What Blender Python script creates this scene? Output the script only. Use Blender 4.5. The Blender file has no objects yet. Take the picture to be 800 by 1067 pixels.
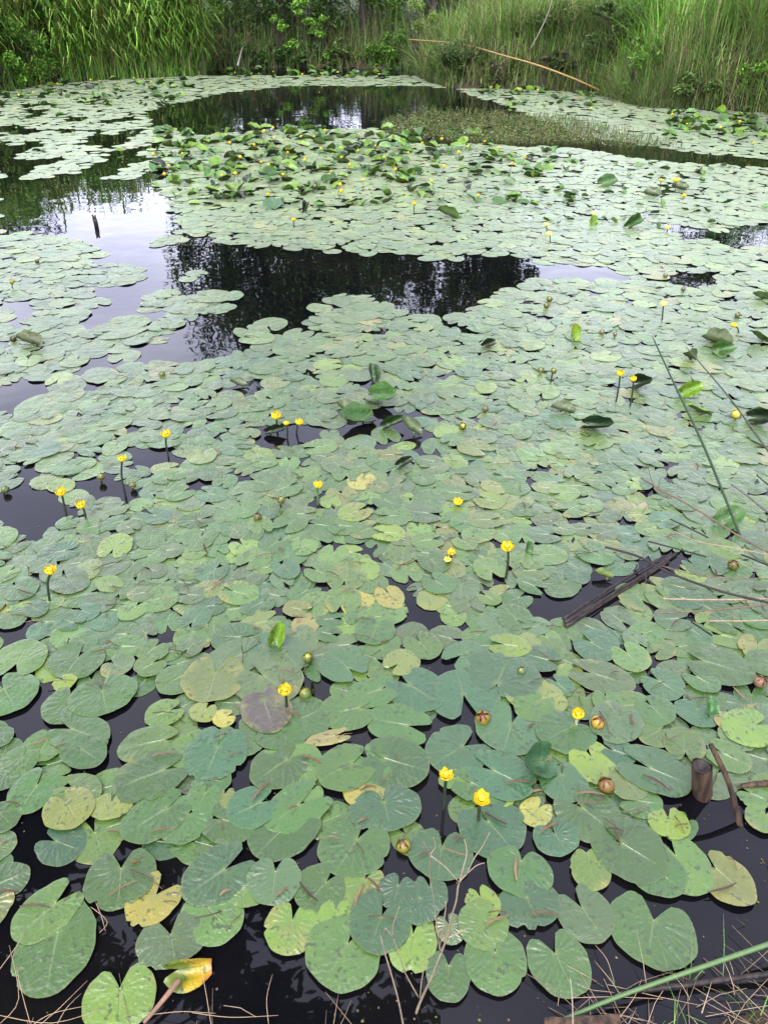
import bpy, math, random
import numpy as np
from mathutils import Vector, Matrix, noise as mnoise

random.seed(7); rng = np.random.default_rng(7)
S = bpy.context.scene
COL = S.collection
PI = math.pi

# ------------------------------------------------------------------ camera
CAM_H = 1.8; PITCH = math.radians(34.0); F = 806.0
cam = bpy.data.cameras.new('camera'); camo = bpy.data.objects.new('camera', cam); COL.objects.link(camo)
camo.location = (0, 0, CAM_H); camo.rotation_euler = (PI/2 - PITCH, 0, 0)
cam.sensor_fit = 'VERTICAL'; cam.sensor_height = 24; cam.lens = 12*F/533.5
cam.clip_start = 0.05; cam.clip_end = 2000
S.camera = camo
cp, sp_ = math.cos(PITCH), math.sin(PITCH)

def ray(px, py):
    u = (px-400)/F; v = (py-533.5)/F
    return Vector((u, cp - v*sp_, -sp_ - v*cp))
def gp(px, py, z=0.0):                       # where the sight line meets the level z
    d = ray(px, py); t = (z-CAM_H)/d.z
    return Vector((d.x*t, d.y*t, z))
def vp(px, py, y):                           # ... meets the upright plane at distance y
    d = ray(px, py); t = y/d.y
    return Vector((d.x*t, y, CAM_H+d.z*t))
def proj(x, y, z=0.0):
    dz = z-CAM_H
    zc = y*cp - dz*sp_; yc = y*sp_ + dz*cp
    if zc <= 0.01: return (-9999, -9999)
    return (400+F*x/zc, 533.5-F*yc/zc)

# ------------------------------------------------------------------ helpers
def tag(o, label=None, cat=None, group=None, kind=None):
    if label: o['label'] = label
    if cat: o['category'] = cat
    if group: o['group'] = group
    if kind: o['kind'] = kind
    return o

def mesh_obj(name, V, Fc, mats, parent=None, smooth=True, attr=None, uv=None, midx=None):
    me = bpy.data.meshes.new(name)
    me.from_pydata([tuple(v) for v in V], [], Fc)
    if not isinstance(mats, (list, tuple)): mats = [mats]
    for m in mats: me.materials.append(m)
    if smooth: me.polygons.foreach_set('use_smooth', [True]*len(me.polygons))
    if midx is not None: me.polygons.foreach_set('material_index', midx)
    if attr is not None:
        a = me.attributes.new('tint', 'FLOAT_COLOR', 'POINT')
        a.data.foreach_set('color', np.asarray(attr, np.float32).ravel())
    if uv is not None:
        a = me.attributes.new('leaf_uv', 'FLOAT_VECTOR', 'POINT')
        a.data.foreach_set('vector', np.asarray(uv, np.float32).ravel())
    me.update()
    o = bpy.data.objects.new(name, me); COL.objects.link(o)
    if parent: o.parent = parent
    return o

def empty(name, loc):
    o = bpy.data.objects.new(name, None); o.location = loc; o.empty_display_size = .05
    COL.objects.link(o); return o

class MB:
    """collects geometry of one mesh"""
    def __init__(s): s.V=[]; s.F=[]; s.A=[]; s.U=[]; s.M=[]
    def add(s, V, Fc, col=(1,1,1,1), uv=None, mat=0):
        k=len(s.V); s.V += [tuple(v) for v in V]; s.F += [tuple(i+k for i in f) for f in Fc]
        s.A += [col]*len(V); s.U += (list(uv) if uv is not None else [(0,0,0)]*len(V)); s.M += [mat]*len(Fc)
    def tube(s, pts, r0, r1, n=6, col=(1,1,1,1), cap=True, mat=0, wob=0.0):
        pts=[Vector(p) for p in pts]; V=[]; Fc=[]; m=len(pts)
        side=None
        for i,p in enumerate(pts):
            d=(pts[min(i+1,m-1)]-pts[max(i-1,0)]).normalized()
            a=d.orthogonal().normalized() if side is None else (side-d*side.dot(d)).normalized()
            side=a; b=d.cross(a); r=r0+(r1-r0)*i/(m-1)
            for k in range(n):
                w=2*PI*k/n; rr=r*(1+wob*random.uniform(-1,1))
                V.append(p+a*math.cos(w)*rr+b*math.sin(w)*rr)
        for i in range(m-1):
            for k in range(n):
                Fc.append((i*n+k, i*n+(k+1)%n, (i+1)*n+(k+1)%n, (i+1)*n+k))
        if cap:
            Fc.append(tuple(range(n-1,-1,-1))); Fc.append(tuple((m-1)*n+k for k in range(n)))
        s.add(V,Fc,col,mat=mat)
    def ribbon(s, pts, w0, w1, side, col, bulge=1.0, mat=0):
        V=[];Fc=[];m=len(pts)
        for i,p in enumerate(pts):
            t=i/(m-1); w=(w0+(w1-w0)*t)*.5
            if bulge!=1.0: w*= 1+(bulge-1)*math.sin(PI*t)
            V.append(p-side*w); V.append(p+side*w)
        for i in range(m-1): Fc.append((2*i,2*i+1,2*i+3,2*i+2))
        s.add(V,Fc,col,mat=mat)
    def build(s, name, mats, parent=None, smooth=True):
        return mesh_obj(name, s.V, s.F, mats, parent, smooth, s.A, s.U, s.M)

def curve_pts(P, n):
    """smooth polyline through P"""
    P=[Vector(p) for p in P]
    if len(P)<3: return [P[0].lerp(P[-1], i/n) for i in range(n+1)]
    out=[]
    for i in range(len(P)-1):
        a=P[max(i-1,0)];b=P[i];c=P[i+1];d=P[min(i+2,len(P)-1)]
        for k in range(n):
            t=k/n
            out.append(.5*((2*b)+(c-a)*t+(2*a-5*b+4*c-d)*t*t+(3*b-a-3*c+d)*t**3))
    out.append(P[-1]); return out

# ------------------------------------------------------------------ materials
def new_mat(name):
    m=bpy.data.materials.new(name); m.use_nodes=True
    nt=m.node_tree; return m, nt, nt.nodes['Principled BSDF']
def nd(nt, typ, **kw):
    n=nt.nodes.new(typ)
    for k,v in kw.items():
        if k.startswith('i_'): n.inputs[k[2:].replace('_',' ')].default_value=v
        else: setattr(n,k,v)
    return n
def math_n(nt, op, a, b=None, c=None, clamp=False):
    n=nt.nodes.new('ShaderNodeMath'); n.operation=op; n.use_clamp=clamp
    for i,x in enumerate((a,b,c)):
        if x is None: continue
        if isinstance(x,(int,float)): n.inputs[i].default_value=x
        else: nt.links.new(x,n.inputs[i])
    return n.outputs[0]
def mix_c(nt, fac, a, b, blend='MIX'):
    n=nt.nodes.new('ShaderNodeMix'); n.data_type='RGBA'; n.blend_type=blend
    for sock,x in ((n.inputs[0],fac),(n.inputs[6],a),(n.inputs[7],b)):
        if isinstance(x,(int,float)): sock.default_value=x
        elif isinstance(x,tuple): sock.default_value=(*x,1)[:4]
        else: nt.links.new(x,sock)
    return n.outputs[2]
def ramp(nt, x, lo, hi):
    n=nt.nodes.new('ShaderNodeMapRange'); n.interpolation_type='SMOOTHSTEP'
    n.inputs[1].default_value=lo; n.inputs[2].default_value=hi
    nt.links.new(x,n.inputs[0]); return n.outputs[0]

def pad_material():
    m,nt,bs=new_mat('lily_pad_surface'); L=nt.links.new
    at=nd(nt,'ShaderNodeAttribute',attribute_name='tint')
    uv=nd(nt,'ShaderNodeAttribute',attribute_name='leaf_uv')
    geo=nd(nt,'ShaderNodeNewGeometry')
    sx=nd(nt,'ShaderNodeSeparateXYZ'); L(uv.outputs['Vector'],sx.inputs[0])
    u,v,edge=sx.outputs[0],sx.outputs[1],sx.outputs[2]
    age=at.outputs['Alpha']
    # noise fields in world position: every pad gets its own piece
    def noise(scale,detail=3,rough=.55):
        n=nd(nt,'ShaderNodeTexNoise'); n.inputs['Scale'].default_value=scale; n.inputs['Detail'].default_value=detail; n.inputs['Roughness'].default_value=rough
        L(geo.outputs['Position'],n.inputs['Vector']); return n.outputs[0]
    nl,nm,nf,ns=noise(6),noise(22,4),noise(75,3),noise(190,2)
    ang=math_n(nt,'ARCTAN2',u,v); rad=math_n(nt,'SQRT',math_n(nt,'ADD',math_n(nt,'MULTIPLY',u,u),math_n(nt,'MULTIPLY',v,v)))
    # side veins leave the midrib and curve outwards
    au=math_n(nt,'ABSOLUTE',u)
    q=math_n(nt,'SUBTRACT',v,math_n(nt,'MULTIPLY',au,.75))
    q=math_n(nt,'ADD',q,math_n(nt,'MULTIPLY',nm,.06))
    rib=math_n(nt,'SINE',math_n(nt,'ADD',math_n(nt,'MULTIPLY',q,40.0),math_n(nt,'MULTIPLY',nm,3.0)))
    rib2=math_n(nt,'SINE',math_n(nt,'ADD',math_n(nt,'MULTIPLY',ang,17.0),math_n(nt,'MULTIPLY',nm,2.5)))
    front=ramp(nt,v,-.15,.25)
    ribs=math_n(nt,'ADD',math_n(nt,'MULTIPLY',rib,front),math_n(nt,'MULTIPLY',rib2,math_n(nt,'SUBTRACT',1.0,front)))
    ribs=math_n(nt,'ADD',math_n(nt,'MULTIPLY',ribs,.35),math_n(nt,'MULTIPLY',math_n(nt,'MULTIPLY',rib2,ramp(nt,nl,.42,.62)),.8))
    ribs=math_n(nt,'MULTIPLY',ribs,ramp(nt,rad,.08,.5))
    mid=math_n(nt,'MULTIPLY',math_n(nt,'SUBTRACT',1.0,ramp(nt,au,.006,.03)),ramp(nt,v,-.02,.02))
    mid=math_n(nt,'MULTIPLY',mid,math_n(nt,'SUBTRACT',1.0,ramp(nt,v,.25,.95)))
    heart=math_n(nt,'SUBTRACT',1.0,ramp(nt,rad,.01,.16))
    # colour
    c=at.outputs['Color']
    c=mix_c(nt,math_n(nt,'MULTIPLY',ramp(nt,nl,.35,.66),.7),c,mix_c(nt,1.0,c,(.60,.72,.75),'MULTIPLY'))
    c=mix_c(nt,math_n(nt,'MULTIPLY',ramp(nt,nm,.52,.72),.55),c,mix_c(nt,1.0,c,(1.5,1.35,1.0),'MULTIPLY'))
    c=mix_c(nt,math_n(nt,'MULTIPLY',ramp(nt,rib,.5,1.0),.07),c,mix_c(nt,1.0,c,(1.45,1.35,1.05),'MULTIPLY'))
    c=mix_c(nt,math_n(nt,'MULTIPLY',math_n(nt,'MAXIMUM',mid,heart),.5),c,(.055,.08,.016))
    c=mix_c(nt,math_n(nt,'MULTIPLY',math_n(nt,'MULTIPLY',ramp(nt,math_n(nt,'MAXIMUM',math_n(nt,'MULTIPLY',rib,front),rib2),.88,1.0),ramp(nt,nl,.38,.6)),.34),c,(.05,.08,.022))
    rim=ramp(nt,math_n(nt,'ADD',edge,math_n(nt,'MULTIPLY',nf,.05)),.965,1.01)
    c=mix_c(nt,math_n(nt,'MULTIPLY',rim,.28),c,(.05,.065,.015))
    # ageing: yellow, then tan blotches
    yel=math_n(nt,'ADD',math_n(nt,'MULTIPLY',nl,.75),math_n(nt,'MULTIPLY',nm,.45))
    yf=ramp(nt,math_n(nt,'ADD',yel,math_n(nt,'SUBTRACT',math_n(nt,'ADD',math_n(nt,'MULTIPLY',age,.55),math_n(nt,'MULTIPLY',ramp(nt,edge,.55,1.05),.10)),.44)),.42,.62)
    c=mix_c(nt,math_n(nt,'MULTIPLY',yf,.8),c,(.085,.082,.016))
    tf=ramp(nt,math_n(nt,'ADD',math_n(nt,'MULTIPLY',nm,.8),math_n(nt,'SUBTRACT',math_n(nt,'MULTIPLY',age,.4),.1)),.58,.66)
    c=mix_c(nt,math_n(nt,'MULTIPLY',math_n(nt,'MULTIPLY',tf,age),.75),c,(.085,.068,.022))
    # specks, scars and dried silt
    c=mix_c(nt,math_n(nt,'MULTIPLY',ramp(nt,math_n(nt,'ADD',math_n(nt,'MULTIPLY',nf,.7),math_n(nt,'MULTIPLY',nm,.4)),.60,.68),.75),c,(.007,.016,.004))
    c=mix_c(nt,math_n(nt,'MULTIPLY',ramp(nt,ns,.69,.74),.6),c,(.05,.034,.02))
    back=geo.outputs['Backfacing']
    c=mix_c(nt,math_n(nt,'MULTIPLY',back,.55),c,(.045,.065,.016))
    L(c,bs.inputs['Base Color'])
    ro=math_n(nt,'ADD',math_n(nt,'MULTIPLY',nf,.22),math_n(nt,'MULTIPLY',nl,.25)); ro=math_n(nt,'ADD',ro,.10)
    L(ro,bs.inputs['Roughness']); bs.inputs['IOR'].default_value=1.56; bs.inputs['Sheen Weight'].default_value=.38; bs.inputs['Sheen Tint'].default_value=(.90,1,.64,1); bs.inputs['Specular Tint'].default_value=(1,1,.90,1); bs.inputs['Sheen Roughness'].default_value=.35
    h=math_n(nt,'ADD',math_n(nt,'MULTIPLY',ribs,math_n(nt,'ADD',.0002,math_n(nt,'MULTIPLY',ramp(nt,nl,.45,.65),.0008))),math_n(nt,'MULTIPLY',nm,.009))
    h=math_n(nt,'ADD',h,math_n(nt,'MULTIPLY',nf,.0020)); h=math_n(nt,'SUBTRACT',h,math_n(nt,'MULTIPLY',mid,.002))
    b=nd(nt,'ShaderNodeBump'); b.inputs['Strength'].default_value=.75; b.inputs['Distance'].default_value=1.0
    L(h,b.inputs['Height']); L(b.outputs[0],bs.inputs['Normal'])
    return m

def tint_material(name, rough=.55, trans=.0, var=.35, scale=8.0, ior=1.45, k=1.0):
    m,nt,bs=new_mat(name); L=nt.links.new
    at=nd(nt,'ShaderNodeAttribute',attribute_name='tint'); geo=nd(nt,'ShaderNodeNewGeometry')
    n=nd(nt,'ShaderNodeTexNoise'); n.inputs['Scale'].default_value=scale; n.inputs['Detail'].default_value=4
    L(geo.outputs['Position'],n.inputs['Vector'])
    base=mix_c(nt,1.0,at.outputs['Color'],(k,k,k),'MULTIPLY')
    c=mix_c(nt,math_n(nt,'MULTIPLY',ramp(nt,n.outputs[0],.35,.65),var),base,mix_c(nt,1.0,base,(.45,.5,.5),'MULTIPLY'))
    L(c,bs.inputs['Base Color']); bs.inputs['Roughness'].default_value=rough; bs.inputs['IOR'].default_value=ior; bs.inputs['Specular IOR Level'].default_value=(.15 if trans>.2 or rough>.7 else .5)
    if trans>0:
        tr=nd(nt,'ShaderNodeBsdfTranslucent'); L(c,tr.inputs[0])
        mx=nd(nt,'ShaderNodeMixShader'); mx.inputs[0].default_value=trans
        L(bs.outputs[0],mx.inputs[1]); L(tr.outputs[0],mx.inputs[2])
        L(mx.outputs[0],nt.nodes['Material Output'].inputs[0])
    return m

def wood_material(name, c1, c2, rough=.8, sc=(60,60,6)):
    m,nt,bs=new_mat(name); L=nt.links.new
    tc=nd(nt,'ShaderNodeTexCoord'); mp=nd(nt,'ShaderNodeMapping'); mp.inputs['Scale'].default_value=sc
    L(tc.outputs['Object'],mp.inputs[0])
    n=nd(nt,'ShaderNodeTexNoise'); n.inputs['Scale'].default_value=1.0; n.inputs['Detail'].default_value=6; L(mp.outputs[0],n.inputs['Vector'])
    L(mix_c(nt,ramp(nt,n.outputs[0],.35,.68),c1,c2),bs.inputs['Base Color']); bs.inputs['Roughness'].default_value=rough; bs.inputs['Specular IOR Level'].default_value=.22
    b=nd(nt,'ShaderNodeBump'); b.inputs['Strength'].default_value=.6; b.inputs['Distance'].default_value=.004
    L(n.outputs[0],b.inputs['Height']); L(b.outputs[0],bs.inputs['Normal'])
    return m

M_PAD=pad_material()
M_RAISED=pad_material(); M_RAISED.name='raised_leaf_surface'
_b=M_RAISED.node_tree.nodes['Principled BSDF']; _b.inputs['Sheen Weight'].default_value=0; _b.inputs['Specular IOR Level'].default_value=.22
M_LEAF=tint_material('foliage', .5, .30, .4, 3.0, k=1.2)
M_BLADE=tint_material('grass_blade', .55, .30, .3, 5.0, k=1.1)
M_DRY=tint_material('dry_stem', .75, 0, .5, 40.0, k=.5)
M_STEM=tint_material('green_stem', .4, 0, .3, 60.0, k=.7)
M_PETAL=tint_material('yellow_sepal', .38, .15, .15, 60.0)
M_BARK=wood_material('bark',(.014,.011,.008),(.036,.029,.022),.9,(14,14,2))
M_WETWOOD=wood_material('wet_wood',(.004,.003,.0025),(.020,.014,.010),.6)
M_WOOD=wood_material('weathered_wood',(.010,.006,.0035),(.045,.026,.013),.75)

def water_material():
    m,nt,bs=new_mat('pond_water'); L=nt.links.new
    geo=nd(nt,'ShaderNodeNewGeometry')
    n=nd(nt,'ShaderNodeTexNoise'); n.inputs['Scale'].default_value=2.2; n.inputs['Detail'].default_value=2; L(geo.outputs['Position'],n.inputs['Vector'])
    n2=nd(nt,'ShaderNodeTexNoise'); n2.inputs['Scale'].default_value=1.1; n2.inputs['Detail'].default_value=5; L(geo.outputs['Position'],n2.inputs['Vector'])
    L(mix_c(nt,ramp(nt,n2.outputs[0],.4,.7),(.0015,.0015,.002),(.003,.0028,.0025)),bs.inputs['Base Color'])
    bs.inputs['Roughness'].default_value=.015; bs.inputs['IOR'].default_value=1.34
    b=nd(nt,'ShaderNodeBump'); b.inputs['Strength'].default_value=.25; b.inputs['Distance'].default_value=.012
    L(n.outputs[0],b.inputs['Height']); L(b.outputs[0],bs.inputs['Normal'])
    return m
def ground_material():
    m,nt,bs=new_mat('bank_soil'); L=nt.links.new
    geo=nd(nt,'ShaderNodeNewGeometry')
    def noise(s,d=5):
        n=nd(nt,'ShaderNodeTexNoise'); n.inputs['Scale'].default_value=s; n.inputs['Detail'].default_value=d; L(geo.outputs['Position'],n.inputs['Vector']); return n.outputs[0]
    a,b_,c_=noise(1.3),noise(9),noise(60,3)
    sz=nd(nt,'ShaderNodeSeparateXYZ'); L(geo.outputs['Position'],sz.inputs[0])
    c=mix_c(nt,ramp(nt,b_,.35,.65),(.010,.0075,.005),(.028,.020,.012))
    c=mix_c(nt,math_n(nt,'MULTIPLY',ramp(nt,c_,.5,.65),.6),c,(.045,.034,.02))
    g=math_n(nt,'MULTIPLY',ramp(nt,a,.4,.6),ramp(nt,sz.outputs[2],.3,1.2))
    c=mix_c(nt,g,c,(.025,.045,.012))
    L(c,bs.inputs['Base Color']); bs.inputs['Roughness'].default_value=.9; bs.inputs['Specular IOR Level'].default_value=.15
    bp=nd(nt,'ShaderNodeBump'); bp.inputs['Strength'].default_value=.8; bp.inputs['Distance'].default_value=.03
    L(math_n(nt,'ADD',b_,math_n(nt,'MULTIPLY',c_,.4)),bp.inputs['Height']); L(bp.outputs[0],bs.inputs['Normal'])
    return m

# ------------------------------------------------------------------ world, sun
SUN_EL, SUN_AZ = 58.0, 200.0
w=bpy.data.worlds.new('World'); S.world=w; w.use_nodes=True; nt=w.node_tree
bg=nt.nodes['Background']; bg.inputs[1].default_value=.15
sky=nt.nodes.new('ShaderNodeTexSky'); sky.sky_type='NISHITA'; sky.sun_disc=False
sky.sun_elevation=math.radians(SUN_EL); sky.sun_rotation=math.radians(SUN_AZ)
sky.air_density=1.0; sky.dust_density=3.0; sky.ozone_density=1.5
hs=nt.nodes.new('ShaderNodeHueSaturation'); hs.inputs['Saturation'].default_value=.22; nt.links.new(sky.outputs[0],hs.inputs['Color'])
tc=nt.nodes.new('ShaderNodeTexCoord'); mp=nt.nodes.new('ShaderNodeMapping'); mp.inputs['Scale'].default_value=(1.2,1.2,3.2); nt.links.new(tc.outputs['Generated'],mp.inputs[0])
cn=nt.nodes.new('ShaderNodeTexNoise'); cn.inputs['Scale'].default_value=2.2; cn.inputs['Detail'].default_value=5; nt.links.new(mp.outputs[0],cn.inputs['Vector'])
cl=mix_c(nt,ramp(nt,cn.outputs[0],.35,.68),(.77,.76,.96),(1.18,1.15,1.32))
sk=mix_c(nt,1.0,hs.outputs[0],cl,'MULTIPLY')
nt.links.new(sk,bg.inputs[0])
sl=bpy.data.lights.new('sun','SUN'); sl.energy=.5; sl.angle=math.radians(45); sl.color=(1,.96,.9)
so=bpy.data.objects.new('sun',sl); COL.objects.link(so)
el,az=math.radians(SUN_EL),math.radians(SUN_AZ)
sd=Vector((math.sin(az)*math.cos(el),math.cos(az)*math.cos(el),math.sin(el)))
so.rotation_euler=sd.to_track_quat('Z','Y').to_euler()
S.view_settings.view_transform='Standard'; S.view_settings.look='None'; S.view_settings.gamma=1.0
S.view_settings.exposure=2.75
S.cycles.use_denoising=True; S.cycles.max_bounces=6; S.cycles.transparent_max_bounces=4; S.cycles.caustics_reflective=False; S.cycles.caustics_refractive=False

# ------------------------------------------------------------------ pond outline and ground
far=[gp(*p) for p in ((-260,170),(-120,118),(-60,104),(0,96),(45,88),(110,83),(205,79),(215,73),(300,70),(420,72),(445,84),(470,92),(560,93),(630,99),(680,112),(800,117),(880,135),(1000,190))]
near=[(9,5.2),(5,3),(3,1.6),(2,1.15),(1.3,.92),(.9,.80),(.45,.68),(.1,.60),(-.4,.55),(-1,.50),(-3,.7),(-6,2.4),(-9,5)]
POND=[(p.x,p.y) for p in far]+near
PA=np.array(POND)
def sdist(X,Y):
    """signed distance to the pond's shore, positive on land"""
    X=np.asarray(X,float);Y=np.asarray(Y,float)
    d=np.full(X.shape,1e9); ins=np.zeros(X.shape,bool)
    n=len(PA)
    for i in range(n):
        ax,ay=PA[i]; bx,by=PA[(i+1)%n]
        ex,ey=bx-ax,by-ay; t=np.clip(((X-ax)*ex+(Y-ay)*ey)/(ex*ex+ey*ey),0,1)
        d=np.minimum(d,np.hypot(X-ax-t*ex,Y-ay-t*ey))
        cond=((ay>Y)!=(by>Y))&(X<(bx-ax)*(Y-ay)/((by-ay) if by!=ay else 1e-9)+ax)
        ins^=cond
    return np.where(ins,-d,d)
def vnoise(x,y,s): return mnoise.noise(Vector((x*s,y*s,3.1)))
def ground_z(X,Y):
    X=np.asarray(X,float);Y=np.asarray(Y,float)
    d=sdist(X,Y)
    farw=np.clip((Y-6)/4,0,1); rightw=np.clip((X-.8)/2.0,0,1)*farw
    nearz=np.clip(d,0,None)*.28
    nearz=np.minimum(nearz,.25+.02*d)
    bank=.12+.35*farw+.55*rightw
    steep=np.clip(d/.8,0,1); steep=steep*steep*(3-2*steep)
    farz=bank*steep+np.clip(d-.5,0,6)*.10*(1+rightw)
    z=nearz*(1-farw)+farz*farw
    return np.where(d<0,np.maximum(-.7,d*.7),z)
def graded(segs):
    out=[]
    for a,b,s in segs: out+=list(np.arange(a,b-1e-9,s))
    out.append(segs[-1][1]); return np.array(out)
xs=graded([(-400,-60,40),(-60,-20,4),(-20,-2,.4),(-2,2,.06),(2,20,.4),(20,60,4),(60,400,40)])
ys=graded([(-60,-4,7),(-4,-.5,.5),(-.5,1.6,.05),(1.6,12,.5),(12,30,.3),(30,60,3),(60,600,45)])
GX,GY=np.meshgrid(xs,ys); GZ=ground_z(GX,GY)
for j in range(GZ.shape[0]):
    for i in range(GZ.shape[1]):
        x,y=GX[j,i],GY[j,i]
        if abs(x)<30 and -4<y<40:
            k=.012 if y<3 else .12
            if GZ[j,i]>-.02: GZ[j,i]+=k*vnoise(x,y,7 if y<3 else .9)+(.01*vnoise(x,y,25) if y<3 else 0)
nx_,ny_=len(xs),len(ys)
mesh_obj('ground',np.stack([GX.ravel(),GY.ravel(),GZ.ravel()],1),
    [(j*nx_+i,j*nx_+i+1,(j+1)*nx_+i+1,(j+1)*nx_+i) for j in range(ny_-1) for i in range(nx_-1)],ground_material())['kind']='structure'
px_=PA.mean(0)
wv=[(p[0]+(p[0]-px_[0])*.04,p[1]+(p[1]-px_[1])*.04,0) for p in POND]
mesh_obj('water',wv,[tuple(range(len(wv)-1,-1,-1))],water_material(),smooth=False)['kind']='structure'

zgx=np.arange(-22,22,.1); zgy=np.arange(-1,36,.1); ZX,ZY=np.meshgrid(zgx,zgy); ZZ=ground_z(ZX,ZY)
def gz(x,y):
    i,j=int(round((x+22)/.1)),int(round((y+1)/.1))
    if 0<=i<len(zgx) and 0<=j<len(zgy): return float(ZZ[j,i])
    return .6
SH=[(-260,170),(-120,118),(-60,104),(0,96),(45,88),(110,83),(205,79),(215,73),(300,70),(420,72),(445,84),(470,92),(560,93),(630,99),(680,112),(800,117),(880,135),(1000,190)]
def shore_y(px):
    return float(gp(px,np.interp(px,[p[0] for p in SH],[p[1] for p in SH])).y)

# ------------------------------------------------------------------ lily pads
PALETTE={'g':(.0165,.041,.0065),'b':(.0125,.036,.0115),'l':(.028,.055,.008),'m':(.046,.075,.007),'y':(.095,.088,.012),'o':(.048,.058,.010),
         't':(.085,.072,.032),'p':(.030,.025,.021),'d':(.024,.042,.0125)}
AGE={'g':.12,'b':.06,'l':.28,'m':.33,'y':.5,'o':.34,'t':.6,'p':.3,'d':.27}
NAME_OF={'g':'green','b':'dark bluish green','l':'light green','m':'lime green','y':'yellowed','o':'olive','t':'withered tan','p':'brownish','d':'dull green'}

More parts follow.
